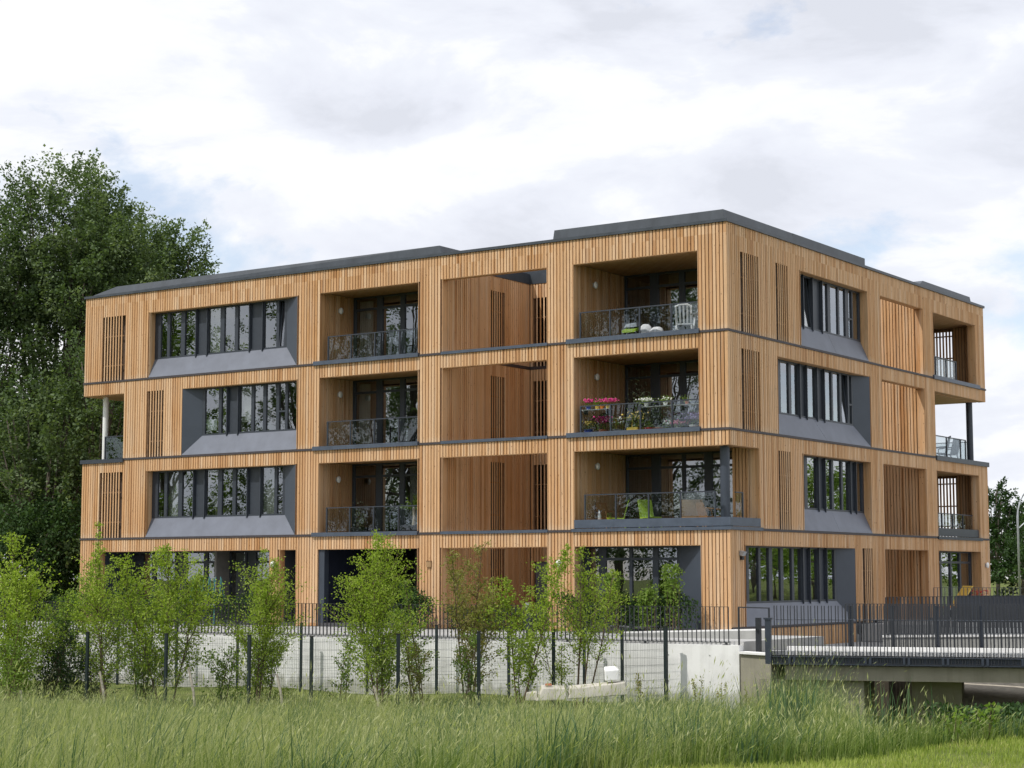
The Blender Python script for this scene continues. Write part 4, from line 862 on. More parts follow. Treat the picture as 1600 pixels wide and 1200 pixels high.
# ------------------------------------------------------------------ young trees and undergrowth
def young_tree(label, u, D, H, crown, nb, mat, stems=1, leaf=.062, dens=1.0, low=.22, lead=0.0, cone=.5, name='young_tree', cat='young tree', group='young trees in the fenced strip'):
    x, y = at(u, D); z = float(height(x, y)); H += .27; crown *= 1.12; dens *= 1.9; leaf *= random.uniform(.85, 1.2); t = thing(name, label, cat, (x, y, z), random.uniform(0, 6), group)
    m = MB(); P, A = [], []
    for s in range(stems):
        bx, by = (0, 0) if stems == 1 else (random.uniform(-.18, .18), random.uniform(-.18, .18))
        lean = Vector((random.uniform(-.10, .10), random.uniform(-.10, .10), 0)) * (1 if stems == 1 else 2.6); Hs = H * (1 if s == 0 else random.uniform(.72, .95))
        top = Vector((bx, by, 0)) + lean * Hs + Vector((0, 0, Hs)); base = Vector((bx, by, -.15)); r0 = .012 + .0035 * H
        midp = base.lerp(top, .5) + Vector((random.uniform(-.06, .06), random.uniform(-.06, .06), 0)); m.tube([base, midp, top], [r0, r0 * .6, .006], 6)
        k = int(nb * .8 / stems)
        for i in range(k):
            h = low + (1 - low) * (i + random.random()) / k; st = base.lerp(midp, h * 2) if h < .5 else midp.lerp(top, h * 2 - 1)
            prof = (math.sin(math.pi * min(1, max(0, (h - low) / (1 - low)) ** cone)) ** .8 + .12) * (1 if h < 1 - lead else .35)
            ln = crown * prof * random.uniform(.45, 1.3); az = random.uniform(0, 2 * math.pi); el = math.radians(random.uniform(22, 58) + 16 * h)
            dr = Vector((math.cos(az) * math.cos(el), math.sin(az) * math.cos(el), math.sin(el))); e = st + dr * ln; e2 = e + Vector((dr.x, dr.y, -.1)) * ln * .25
            m.tube([st, e, e2], [.010, .005, .002], 3)
            nl = int((8 + 52 * ln) * dens)
            us = RNG.uniform(.12, 1.15, nl); off = RNG.normal(size=(nl, 3)) * np.array([1, 1, .55]) * (.035 + .075 * ln)
            pp = np.array(st) + np.outer(np.minimum(us, 1), np.array(e - st)) + np.outer(np.maximum(us - 1, 0) * 1.6, np.array(e2 - e)) + off
            P.append(pp); A.append(unit_rows(np.array(dr) * .5 + RNG.normal(size=(nl, 3)) * .7 + np.array([0, 0, -.15])))
    P = np.concatenate(P); A = np.concatenate(A); part('trunk', m, 'twig', t)
    zn = P[:, 2] / H; tn = np.clip(RNG.normal(.5, .2, len(P)), 0, 1)
    leaves('crown', P, A, RNG.uniform(.65, 1.25, len(P)) * leaf, .62, mat, t, tn, .9); return t
YT = young_tree
YT('broad light green young tree at the left edge of the photo', 30, 45.5, 4.1, 1.15, 130, 'leaf_lime', 3, low=.14, dens=1.0)
YT('darker young tree in the gap left of the slender one', 100, 47.5, 3.5, .8, 90, 'leaf_mid', 2, low=.14, dens=1.0)
YT('slender yellow-green young tree with a tall thin leader over the timber wall', 168, 45.5, 4.45, .78, 120, 'leaf_lime', 2, low=.17, lead=.26, dens=1.25)
YT('wide round young tree in front of the left ground floor windows', 272, 46, 3.75, 1.1, 150, 'leaf_lime', 3, low=.20, dens=1.25)
YT('dark green young tree behind the wide round one', 222, 48.0, 3.0, .75, 70, 'leaf_mid', 2, low=.17, dens=.9)
YT('bushy young tree with a short leader in front of the white wall lamp', 412, 46, 3.75, 1.0, 140, 'leaf_lime', 3, low=.20, lead=.14, dens=1.2)
YT('dense fresh green young tree in front of the dark passage', 592, 45, 4.15, 1.05, 160, 'leaf_lime', 3, low=.20, dens=1.25)
YT('low branch-rich young tree right of the dark passage', 650, 47.5, 2.9, .6, 50, 'leaf_mid', 2, low=.2, dens=1.1)
YT('thin open young tree with bronze leaves in front of the stair bay', 738, 47.5, 3.85, .9, 100, 'leaf_rust', 4, leaf=.055, low=.18, dens=1.1)
YT('tall vase-shaped green young tree right of the bronze one', 803, 46.5, 3.95, .8, 90, 'leaf_lime', 2, low=.24, lead=.12, dens=1.05)
YT('several-stemmed young tree with bare lower stems before the oval lamp', 905, 47.0, 3.85, .75, 90, 'leaf_lime', 4, low=.34, dens=1.0)
YT('short leafy sapling against the white wall left of the many-stemmed tree', 878, 47.5, 1.9, .5, 30, 'leaf_lime', 2, low=.15, dens=1.0)
YT('sapling with leaves to the ground beside the vase-shaped tree', 818, 46.8, 1.8, .42, 26, 'leaf_lime', 2, low=.12, dens=1.0)
YT('reddish brown sapling at the fence right of the fresh green tree', 652, 46.0, 2.0, .42, 34, 'leaf_rust', 3, leaf=.055, low=.1)
YT('thin greyish sapling before the white wall left of the dark post', 735, 46.5, 1.7, .5, 26, 'leaf_mid', 3, low=.12)
YT('small light sapling in the gap between two fence posts', 540, 46.5, 1.8, .55, 26, 'leaf_mid', 2, low=.15, dens=.9)
YT('dim shrub filling the corner at the left edge', 20, 44.5, 2.0, .8, 60, 'leaf_mid', 4, low=.03, dens=1.0, cat='shrub', name='shrub', group=None)
YT('dark shrub low behind the second fence post', 80, 46.5, 2.0, .9, 70, 'leaf_dark', 4, low=.03, dens=.8, cat='shrub', name='shrub', group=None)
YT('dark leafy shrub at the foot of the slender tree', 150, 46.8, 1.7, .8, 70, 'leaf_dark', 4, low=.03, dens=.8, cat='shrub', name='shrub', group=None)
YT('loose shrub before the white wall under the wide round tree', 235, 47, 1.7, .7, 50, 'leaf_mid', 4, low=.03, dens=.85, cat='shrub', name='shrub', group=None)
YT('open shrub between the wide round tree and the bushy one', 345, 46.8, 1.7, .6, 40, 'leaf_mid', 3, low=.03, dens=.8, cat='shrub', name='shrub', group=None)
YT('leafy shrub at the foot of the bushy tree', 420, 46.5, 1.6, .7, 50, 'leaf_lime', 4, low=.03, dens=.85, cat='shrub', name='shrub', group=None)
YT('leafy shrub at the foot of the fresh green tree', 595, 46.0, 1.9, .6, 50, 'leaf_lime', 4, low=.03, dens=.85, cat='shrub', name='shrub', group=None)
# leaning pale stakes
for u0, v0, D, dx, lab in ((166, 1046, 44.6, .16, 'pale leaning stake supporting the slender young tree'), (304, 1040, 44.8, .2, 'pale leaning stake under the wide round young tree'), (440, 1050, 44.8, .16, 'pale leaning stake beside the bushy young tree'), (42, 1075, 44.3, .06, 'short pale stake stump at the left edge'), (590, 1068, 44.5, .15, 'pale leaning stake under the fresh green young tree')):
    x, y = at(u0, D); z = float(height(x, y)); hh = 1.64 - (v0 - 898) / 2858.6 * D - z
    tag(part('stake', MB().tube([(x + dx, y, z - .2), (x + dx * .4, y, z + hh * .5), (x - dx * .5, y, z + hh)], [.035, .033, .03], 7), 'bark_pale'), lab, 'stake', 'stakes leaning under the young trees')

# ------------------------------------------------------------------ tall grass, lawn, reeds, weeds
def blades(nc, per, s0, s1, hmin, hmax, wd, mat, name, mask, tint0=.42, lean=.35, seed=3, pw=1.0, hfun=None, lr=.31, tipt=.25, rad=.12, seedhead=False):
    """grass growing in tussocks: nc tussocks of about per blades that fan outwards"""
    g = np.random.default_rng(seed); s = s0 + (s1 - s0) * g.uniform(0, 1, nc) ** pw; l = (g.uniform(-1, 1, nc) * lr) * s
    cx, cy = xy(s, l); ok = mask(cx, cy, s, l); cx, cy = cx[ok], cy[ok]; m = len(cx)
    pt = .5 + .5 * np.sin(cx * .55 + 2 * np.sin(cy * .37)) * np.sin(cy * .5 + 1.5 * np.sin(cx * .31))
    ch = np.clip(np.exp(g.normal(-.05, .28, m)), .45, 1.5) * (.74 + .46 * pt); ct = .34 * (pt - .5) + g.normal(0, .19, m) - .20 * sm((cx * RH[0] + cy * RH[1] - CAM[0] * RH[0] - CAM[1] * RH[1] + 1) / 7) + .06; cw = g.uniform(.6, 1.4, m)
    k = np.repeat(np.arange(m), per); n = len(k); ox, oy = g.normal(0, 1, n) * rad * cw[k], g.normal(0, 1, n) * rad * cw[k]
    x, y = cx[k] + ox, cy[k] + oy; s, l = sl(x, y); ok = mask(x, y, s, l); x, y, s, l, k, ox, oy = [q[ok] for q in (x, y, s, l, k, ox, oy)]; n = len(x); z = height(x, y)
    h = g.uniform(hmin, hmax, n) * ch[k]
    if hfun is not None: h = h * hfun(x, y, s, l)
    az = np.arctan2(oy, ox) + g.normal(0, .6, n); dx = np.cos(az) + .5 + .3 * np.sin(cy[k] * .6); dy = np.sin(az) + .25; q = np.hypot(dx, dy) + .3; dx, dy = dx / q, dy / q
    ln = lean * g.uniform(.1, 1.5, n) * h; wdir = g.uniform(0, np.pi, n); wx, wy_ = np.cos(wdir) * wd * .5, np.sin(wdir) * wd * .5
    V = np.empty((n, 5, 3)); dx, dy = dx * ln, dy * ln; sc = g.uniform(.6, 1.4, n); zt = h * (1 - .35 * np.minimum((ln / h) ** 2, 1))
    V[:, 0] = np.stack([x - wx * sc, y - wy_ * sc, z - .03], 1); V[:, 1] = np.stack([x + wx * sc, y + wy_ * sc, z - .03], 1)
    V[:, 2] = np.stack([x + dx * .3 + wx * .8 * sc, y + dy * .3 + wy_ * .8 * sc, z + zt * .62], 1); V[:, 3] = np.stack([x + dx * .3 - wx * .8 * sc, y + dy * .3 - wy_ * .8 * sc, z + zt * .62], 1)
    V[:, 4] = np.stack([x + dx, y + dy, z + zt], 1)
    b = np.arange(n) * 5; q = np.stack([b, b + 1, b + 2, b + 3], 1); tr = np.stack([b + 3, b + 2, b + 4], 1)
    tb = np.clip(tint0 + ct[k] + g.normal(0, .12, n), 0, 1); T = np.repeat(tb[:, None], 5, 1); T[:, 4] += tipt; V = V.reshape(-1, 3); T = np.clip(T, 0, 1).ravel(); F_ = [q, tr]
    if seedhead:
        tip = np.stack([x + dx, y + dy, z + zt], 1); d = np.stack([dx * .7, dy * .7, zt * .38], 1); d /= np.linalg.norm(d, axis=1, keepdims=True); L_ = g.uniform(.05, .11, n)[:, None]; a2 = g.uniform(0, np.pi, n); w_ = np.stack([np.cos(a2), np.sin(a2), 0 * a2], 1) * .006
        V2 = np.stack([tip - d * L_ * .3, tip + d * L_ * .2 + w_, tip + d * L_ * .7, tip + d * L_ * .2 - w_], 1).reshape(-1, 3); F_.append(np.arange(n * 4).reshape(n, 4) + len(V)); V = np.concatenate([V, V2]); T = np.concatenate([T, np.repeat(np.clip(.92 + g.normal(0, .12, n), 0, 1), 4)])
    return np_mesh(name, V, F_, mat, None, T, 'stuff')
def meadow_mask(x, y, s, l):
    d = s - lawn_edge(l); br = (x - BO.x) * math.cos(bang) + (y - BO.y) * math.sin(bang); bw = -(x - BO.x) * math.sin(bang) + (y - BO.y) * math.cos(bang)
    ok = (d > .0) & ((x > 2.9) | (y < wy(x) - .08)) & ~((x > 2.9) & (y > -6.3) & (br < 0)) & ~((br > -.2) & (bw > .1))
    return ok
def bank(x, y, s, l):
    d = s - lawn_edge(l); tall = .45 + .55 * sm(d / 1.6); inside = (y > wy(x) - 11.5) & (x < .9); u = l / s; right = sm((u - .115) / .04) * (1 - sm((u - .158) / .032)); return tall * np.where(inside, .8, 1.0) * (1 - .60 * sm((s - 37) / 8)) * (1 + .85 * right * sm((s - 27) / 9)) * (1 - .86 * sm((u - .175) / .04) * sm((s - 17.6) / 2.5)) * (1 - .55 * np.exp(-((u - .042) / .034) ** 2) * sm((s - 35) / 6))
blades(16500, 44, 12.5, 49, .42, .84, .0065, 'grass_tall', 'meadow_grass', meadow_mask, .53, .85, 5, .72, bank, tipt=.28, rad=.14, lr=.41)
blades(2500, 40, 12.5, 49, .50, .95, .011, 'reed_leaf', 'meadow_grass', meadow_mask, .42, .6, 15, .75, bank, tipt=.15, rad=.12, lr=.41)
blades(8500, 11, 13.5, 49, .62, 1.0, .004, 'grass_tall', 'seed_grass', meadow_mask, .72, .6, 9, .75, bank, tipt=.2, rad=.25, seedhead=True, lr=.41)
blades(4300, 40, 13.5, 24, .03, .085, .007, 'grass_lawn', 'lawn_grass', lambda x, y, s, l: (s - lawn_edge(l) < .15), .5, .8, 6, 1.0, lr=.42, tipt=.1, rad=.17)
def reeds(label, u, D, n, H, spread):
    x, y = at(u, D); z = float(height(x, y)); t = thing('reed_clump', label, 'reeds', (x, y, z - .05)); g = RNG; V = []; Q = []; T_ = []; Tn = []
    for i in range(n):
        px, py = g.normal(0, spread, 2); h = H * g.uniform(.6, 1.05); az = g.uniform(0, 6.28); ln = h * g.uniform(.03, .22); w = .012; c, s_ = math.cos(az + 1.57) * w, math.sin(az + 1.57) * w; tn = np.clip(g.normal(.5, .2), 0, 1)
        b = len(V); pts = [(0, 1.0), (.4, 1.0), (.8, .75)]
        for f, wf in pts: V += [(px + math.cos(az) * ln * f ** 2 - c * wf, py + math.sin(az) * ln * f ** 2 - s_ * wf, h * f), (px + math.cos(az) * ln * f ** 2 + c * wf, py + math.sin(az) * ln * f ** 2 + s_ * wf, h * f)]
        V.append((px + math.cos(az) * ln, py + math.sin(az) * ln, h * .99)); Q += [(b, b + 1, b + 3, b + 2), (b + 2, b + 3, b + 5, b + 4)]; T_.append((b + 4, b + 5, b + 6)); Tn += [tn] * 7
    np_mesh('leaves', np.array(V), [np.array(Q), np.array(T_)], 'reed_leaf', t, np.array(Tn)); return t
reeds('tall blue-green reed clump standing near the lawn edge', 1226, 24.0, 150, 1.55, .16); reeds('smaller reed clump left of the tall one', 1180, 23.0, 60, 1.15, .13)
reeds('reed blades standing in front of the bridge pier', 1408, 37.0, 46, 1.75, .35); reeds('thin reed blades at the left of the pier', 1330, 40.0, 26, 1.3, .35)
def weed(label, u, D, H, mat, n=140):
    x, y = at(u, D); z = float(height(x, y)); t = thing('weed', label, 'weed', (x, y, z)); m = MB(); P = []; A = []
    for s in range(3):
        a = random.uniform(0, 6); tp = Vector((math.cos(a) * .12, math.sin(a) * .12, H * random.uniform(.75, 1))); m.tube([(0, 0, -.05), tp * .5, tp], [.008, .006, .002], 4)
        k = n // 3; u_ = RNG.uniform(.3, 1, k); P.append(np.outer(u_, np.array(tp)) + RNG.normal(0, .035, (k, 3)) * (1.5 - u_)[:, None]); A.append(unit_rows(RNG.normal(size=(k, 3)) + np.array([0, 0, .6])))
    part('stem', m, 'twig', t); P = np.concatenate(P); leaves('leaves', P, np.concatenate(A), RNG.uniform(.6, 1.2, len(P)) * .07, .5, mat, t, np.clip(RNG.normal(.5, .2, len(P)), 0, 1)); return t
weed('brown seeding dock plant before the bare white wall', 1086, 46.8, 1.15, 'leaf_rust'); weed('dark dock plant near the end of the white wall', 1122, 46.5, 1.05, 'leaf_rust'); weed('brown dock plant between the fence end and the rubble', 998, 45.0, 1.2, 'leaf_rust'); weed('thin dock plant at the corner of the wall', 1160, 45.5, .95, 'leaf_rust')
weed('leafy green weed at the lawn edge', 1480, 18.2, .32, 'leaf_mid', 90); weed('pale green weed at the lawn edge right of the leafy one', 1532, 18.6, .36, 'leaf_mid', 90)
def shade_shrub(label, u, D, w, h, n): x, y = at(u, D); s = hedge('shrub', label, [(-w, 0), (w, 0)], w * .5, h, n, 'leaf_dark', .11, (x, y, float(height(x, y)))); s['category'] = 'shrub'  # dark leaf colour stands in for shade lying on the ditch bank
shade_shrub('shade-darkened bramble on the bank right of the bridge pier', 1545, 42.0, 1.3, 1.1, 5200); shade_shrub('shade-darkened undergrowth in the ditch at the right edge', 1605, 36.0, 1.3, 1.5, 6200); shade_shrub('low shade-darkened growth in front of the bridge pier', 1480, 39.5, 1.0, .85, 3200); shade_shrub('shade-darkened leafy growth nearest the lawn at the right edge', 1575, 29.0, 1.0, .85, 4200)
p = [(*at(u, D), z) for u, D, z in ((1440, 47.6, -1.75), (1640, 47.6, -1.75), (1640, 50.6, -1.0), (1440, 50.6, -1.05))]; part('sand_bank', MB().hexa([(q[0], q[1], -2.7) for q in p], p), 'sand', kind='structure')

# broken concrete lying in the grass
x, y = at(915, 45.3); z = float(height(x, y))
def rubble(name, label, pts_lo, pts_hi, mat='stone'):
    o = part(name, MB().hexa(pts_lo, pts_hi), mat, loc=(x, y, z + .16), bevel=.03); o.scale = (.86, .86, .86); o.rotation_euler = (0, 0, math.radians(34)); return tag(o, label, 'concrete block', 'broken concrete in the grass')
rubble('concrete_block', 'upright pale concrete block standing on the rubble', [(.52, -.16, .80), (.90, -.16, .82), (.90, .2, .82), (.52, .2, .80)], [(.50, -.14, 1.10), (.92, -.13, 1.13), (.86, .2, 1.22), (.50, .2, 1.20)], 'concrete_white')
rubble('concrete_slab', 'long pale concrete slab lying in the grass under the upright block', [(-.55, -.25, .3), (1.15, -.3, .42), (1.15, .3, .42), (-.55, .3, .3)], [(-.45, -.2, .60), (1.08, -.25, .78), (1.12, .3, .80), (-.5, .3, .66)])
rubble('concrete_slab', 'broken left slab of the rubble with a reddish edge', [(-1.45, -.3, .25), (-.58, -.3, .28), (-.58, .25, .28), (-1.45, .25, .25)], [(-1.25, -.22, .62), (-.60, -.22, .60), (-.62, .25, .66), (-1.3, .25, .68)])
rubble('brick', 'small red brick fragment on the broken slab', [(-1.20, -.12, .67), (-.98, -.12, .665), (-.98, .02, .665), (-1.20, .02, .67)], [(-1.18, -.10, .73), (-1.0, -.10, .73), (-1.0, .02, .73), (-1.18, .02, .73)], 'terracotta')
rubble('concrete_slab', 'flat chunk half sunk at the left end of the rubble', [(-1.75, -.2, .25), (-1.4, -.2, .25), (-1.4, .2, .25), (-1.75, .2, .25)], [(-1.72, -.15, .46), (-1.42, -.15, .50), (-1.42, .2, .52), (-1.72, .2, .47)])

# ------------------------------------------------------------------ street lamp, bollard light
x, y = at(1588, 96); t = thing('street_lamp', 'curved steel street lamp among the trees at the right edge', 'street lamp', (x, y, .0)); a = (.83, .56)
arc = [(0, 0, 0), (0, 0, 4.6)] + [(a[0] * (1 - math.cos(q)) * 1.5, a[1] * (1 - math.cos(q)) * 1.5, 4.6 + math.sin(q) * 1.9) for q in np.linspace(.2, 1.5, 7)]
part('pole', MB().tube(arc, [.06] * 2 + [.045] * 7, 8), 'galv', t, smooth=True); e = arc[-1]; part('arm', MB().tube([(0, 0, 4.0), (a[0] * .5, a[1] * .5, 4.45), (a[0] * 1.2, a[1] * 1.2, 4.7)], .035, 6), 'galv', t); part('lamp_head', MB().bar(e, (e[0] + a[0] * .7, e[1] + a[1] * .7, e[2] - .02), .2, .1), 'galv', t)
x0 = -3.05; t = thing('bollard_light', 'slim grey bollard light standing at the railing right of the stair bay', 'bollard light', (x0 - .9, wy(x0 - .9) + .9, -.13)); part('post', MB().box(-.05, .05, -.05, .05, 0, .85), 'steel', t); part('lamp_head', MB().box(-.055, .055, -.055, .055, .85, .98), 'galv', t)

# ------------------------------------------------------------------ things on the balconies
def pot(label, p, r, h, mat, plant=None, pm='leaf_mid', n=160, ph=.3, spread=.14, bloom=None, nb=40, square=False, name='flower_pot', cat='potted plant', leaf=.05):
    t = thing(name, label, cat, p)
    if square: part('pot', MB().hexa([(-r, -r, 0), (r, -r, 0), (r, r, 0), (-r, r, 0)], [(-r * 1.05, -r * 1.05, h), (r * 1.05, -r * 1.05, h), (r * 1.05, r * 1.05, h), (-r * 1.05, r * 1.05, h)]), mat, t)
    else: part('pot', MB().lathe((0, 0, 0), [(r * .75, 0), (r, h * .9), (r * 1.08, h * .9), (r * 1.08, h)], 14), mat, t)
    if n:
        P = RNG.normal(size=(n, 3)) * np.array([spread, spread, ph * .38]) + np.array([0, 0, h + ph * .45]); P[:, 2] = np.maximum(P[:, 2], h * .9)
        leaves('foliage', P, unit_rows(RNG.normal(size=P.shape) + np.array([0, 0, .7])), RNG.uniform(.7, 1.3, n) * leaf, .55, pm, t, np.clip(RNG.normal(.5, .2, n), 0, 1))
    if bloom:
        m = MB()
        for _ in range(nb):
            m.ball((random.gauss(0, spread), random.gauss(0, spread), h + ph * random.uniform(.55, 1.05)), random.uniform(.018, .034), 6, 4)
        part('blossoms', m, bloom, t, kind='stuff')
    return t
gF = 'flower pots on the third storey balcony'
def shelf(label, x0, x1, y, z):
    t = thing('shelf_board', label, 'shelf', ((x0 + x1) / 2, y, z)); hw = (x1 - x0) / 2; part('board', MB().box(-hw, hw, -.11, .11, -.025, 0), 'white_paint', t); part('bracket', MB().box(-hw + .1, -hw + .13, -.1, .1, -.15, -.026), 'anthracite', t); part('bracket', MB().box(hw - .13, hw - .1, -.1, .1, -.15, -.026), 'anthracite', t)
shelf('left white shelf board inside the glass guard, carrying pots of pink flowers', -5.36, -4.32, .32, 6.86); shelf('long white shelf board on the right half of the flower balcony', -3.2, -1.08, .32, 6.85)
pot('pot of magenta flowers at the left end of the left shelf', (-5.15, .32, 6.862), .08, .12, 'blue', ph=.2, bloom='magenta', nb=60, spread=.1); pot('yellow pot with a small green plant in the middle of the left shelf', (-4.82, .32, 6.862), .08, .12, 'yellow', ph=.14, spread=.07)
pot('red pot on the left shelf beside the yellow one', (-4.65, .32, 6.862), .07, .1, 'orange', n=40, ph=.1, spread=.05); pot('box of bright pink flowers at the right end of the left shelf', (-4.42, .32, 6.862), .08, .1, 'yellow', ph=.2, bloom='magenta', nb=90, spread=.15)
pot('white flowers at the left end of the long shelf', (-3.03, .32, 6.852), .07, .1, 'white_paint', ph=.15, bloom='white_flower', nb=46, spread=.13); pot('small white flowers midway on the long shelf', (-2.35, .32, 6.852), .07, .1, 'white_paint', ph=.16, bloom='white_flower', nb=18, spread=.1); pot('small green plant at the right end of the long shelf', (-1.6, .32, 6.852), .06, .09, 'terracotta', ph=.15, spread=.1, n=60)
pot('cobalt blue pot with yellow flowers on the balcony floor', (-5.22, .42, 6.0), .14, .24, 'blue', ph=.25, bloom='yellow', nb=22, spread=.11); pot('spreading magenta petunias behind the left guard pane', (-4.74, .55, 6.0), .15, .22, 'terracotta', ph=.4, bloom='magenta', nb=90, spread=.15)
pot('grey bowl with white flowers on the floor beside the yellow planter', (-4.15, .45, 6.0), .16, .2, 'cloth_grey', ph=.35, bloom='white_flower', nb=20, spread=.16); pot('yellow planter box with yellow flowers', (-3.5, .42, 6.0), .19, .22, 'yellow', ph=.5, bloom='yellow', nb=34, spread=.15, square=True, n=260)
pot('red pot beneath the grey-green bush', (-3.02, .42, 6.0), .13, .2, 'red', ph=.2, spread=.1, n=90); pot('grey-green bush in a low pot on the flower balcony', (-2.75, .55, 6.0), .16, .2, 'terracotta', pm='grey_leaf', ph=.6, spread=.24, n=420); pot('tall airy shrub in a pot behind the yellow flowers', (-3.62, 1.0, 6.0), .17, .3, 'black', pm='grey_leaf', ph=1.1, spread=.22, n=520)
pot('pale pink flowers on the floor at the right of the flower balcony', (-1.98, .5, 6.0), .13, .16, 'white_paint', ph=.2, bloom='pink', nb=60, spread=.16); pot('lilac hydrangea at the right end of the flower balcony', (-1.5, .6, 6.0), .16, .22, 'white_paint', ph=.35, bloom='lilac', nb=110, spread=.19); pot('small white flowers right of the grey-green bush', (-2.35, .5, 6.0), .1, .15, 'white_paint', ph=.25, bloom='white_flower', nb=26, spread=.1)
t = thing('kettle_grill', 'black round kettle grill behind the left guard pane of the flower balcony', 'grill', (-5.05, 1.2, 6.0)); part('bowl', MB().ball((0, 0, .62), .24, 14, 8, (1, 1, .55)), 'black', t, smooth=True); part('lid', MB().ball((0, 0, .68), .245, 14, 8, (1, 1, .6)), 'black', t, smooth=True)
for k in range(3): part('leg', MB().bar((math.cos(k * 2.1) * .12, math.sin(k * 2.1) * .12, .55), (math.cos(k * 2.1) * .24, math.sin(k * 2.1) * .24, 0), .025, .025), 'black', t)
part('side_table', MB().box(-.55, -.25, -.12, .12, .62, .645), 'black', t)
t = thing('folding_table', 'small yellow wooden table at the back of the flower balcony', 'table', (-4.45, 1.55, 6.0)); part('tabletop', MB().box(-.36, .36, -.25, .25, .62, .65), 'yellow', t)
for a in (-.3, .3):
    for b in (-.2, .2): part('leg', MB().bar((a, b, 0), (a, b, .619), .03, .03), 'yellow', t)
def chair(name, label, p, rz, mat, seat=.44, back=.9, w=.46, cat='chair', group=None, slat=False, arm=True, cushion=None):
    t = thing(name, label, cat, p, rz, group); h = w / 2
    part('seat', MB().hexa([(-h, -h, seat - .03), (h, -h, seat - .03), (h, h, seat - .05), (-h, h, seat - .05)], [(-h, -h, seat), (h, -h, seat), (h, h, seat - .02), (-h, h, seat - .02)]), mat, t)
    if slat:
        for i in range(5): q = -h + .04 + i * (w - .08) / 4; part('back_slat', MB().bar((q, h - .02, seat), (q * 1.08, h + .12, back), .055, .02, (0, 1, 0)), mat, t)
        part('back_rail', MB().tube([(-h, h + .10, back - .06), (-h * .5, h + .13, back + .02), (h * .5, h + .13, back + .02), (h, h + .10, back - .06)], .03, 8), mat, t)
    else: part('backrest', MB().hexa([(-h, h - .03, seat - .02), (h, h - .03, seat - .02), (h, h + .0, seat - .02), (-h, h + .0, seat - .02)], [(-h, h + .13, back), (h, h + .13, back), (h, h + .16, back), (-h, h + .16, back)]), mat, t)
    for a in (-1, 1):
        part('leg', MB().bar((a * (h - .03), -h + .03, seat - .04), (a * h, -h, 0), .04, .04), mat, t); part('leg', MB().bar((a * (h - .03), h - .03, seat - .05), (a * h, h + .06, 0), .04, .04), mat, t)
        if arm: part('armrest', MB().tube([(a * h, -h, seat - .02), (a * (h + .02), -h + .02, seat + .19), (a * (h + .02), 0, seat + .22), (a * h, h + .06, seat + .24)], .022, 6), mat, t)
    if cushion: part('cushion', MB().box(-h + .02, h - .02, -h + .02, h - .03, seat + .002, seat + .07), cushion, t)
    return t
chair('garden_chair', 'white plastic garden chair with slatted back behind the top corner guard', (-2.0, .95, 9.0), math.radians(205), 'white_plastic', back=.98, w=.52, slat=True)
t = thing('garden_table', 'white round plastic table beside the white chair', 'table', (-1.25, .8, 9.0)); part('tabletop', MB().lathe((0, 0, .66), [(.02, 0), (.38, 0), (.40, .02), (.02, .03)], 20), 'white_plastic', t)
for k in range(4): part('leg', MB().bar((math.cos(k * 1.57 + .8) * .25, math.sin(k * 1.57 + .8) * .25, .66), (math.cos(k * 1.57 + .8) * .34, math.sin(k * 1.57 + .8) * .34, 0), .04, .04), 'white_plastic', t)
t = thing('folding_stool', 'olive green folding stool with grey cloth on it', 'stool', (-3.85, .85, 9.0)); part('seat', MB().hexa([(-.25, -.2, .28), (.25, -.2, .28), (.25, .2, .42), (-.25, .2, .42)], [(-.25, -.2, .36), (.25, -.2, .36), (.25, .2, .5), (-.25, .2, .5)]), 'lime', t)
part('cloth', MB().hexa([(-.23, -.1, .46), (.24, -.1, .46), (.24, .2, .51), (-.23, .2, .51)], [(-.18, -.05, .58), (.2, -.06, .6), (.2, .18, .64), (-.18, .18, .62)]), 'cloth_grey', t)
for a in (-.24, .24): part('leg', MB().bar((a, -.2, .3), (a, .2, 0), .025, .025).bar((a + .02, .2, .4), (a + .02, -.2, 0), .025, .025), 'galv', t)
for i, (px, lab, sq) in enumerate(((-3.25, 'crumpled white cushion bag leaning on the top balcony floor', (1.2, .8, 1.3)), (-2.85, 'rounder white cushion beside the crumpled one', (1.3, .8, 1.0)))): tag(part('cushion', MB().ball((0, 0, .2 * sq[2]), .2, 10, 7, sq), 'cloth_white', loc=(px, .7, 9.0), smooth=True), lab, 'cushion')
# corner balcony on the second storey
chair('deck_chair', 'brown wooden folding chair at the left of the corner balcony', (-5.05, 1.3, 3.0), math.radians(70), 'teak', back=.95, w=.46); chair('lime_chair', 'left lime green chair on the corner balcony', (-4.55, 1.0, 3.0), math.radians(-60), 'lime', back=1.0, w=.5, arm=False); chair('lime_chair', 'right lime green chair behind the middle guard pane', (-3.3, 1.0, 3.0), math.radians(60), 'lime', back=1.0, w=.5, arm=False)
chair('wicker_armchair', 'light brown wicker armchair with a white cushion at the right of the corner balcony', (-2.05, 1.5, 3.0), math.radians(200), 'wicker', back=.95, w=.72, cushion='cloth_white'); chair('wicker_armchair', 'dark wicker chair next to the light wicker armchair', (-1.4, 1.35, 3.0), math.radians(150), 'teak', back=.85, w=.52)
pot('dark bushy plant between the two lime chairs', (-4.0, 1.15, 3.0), .18, .3, 'black', pm='leaf_dark', ph=.75, spread=.24, n=420); pot('small lime pot on the balcony edge', (-4.42, .35, 3.3), .09, .12, 'mat_yellow', n=40, ph=.1, spread=.06)
t = thing('bottle', 'white bottle standing inside the left guard pane', 'bottle', (-4.88, .5, 3.3)); part('body', MB().lathe((0, 0, 0), [(.06, 0), (.06, .2), (.025, .28), (.025, .34)], 12), 'white_plastic', t, smooth=True); part('cap', MB().lathe((0, 0, .341), [(.028, 0), (.028, .03)], 10), 'cloth_grey', t)
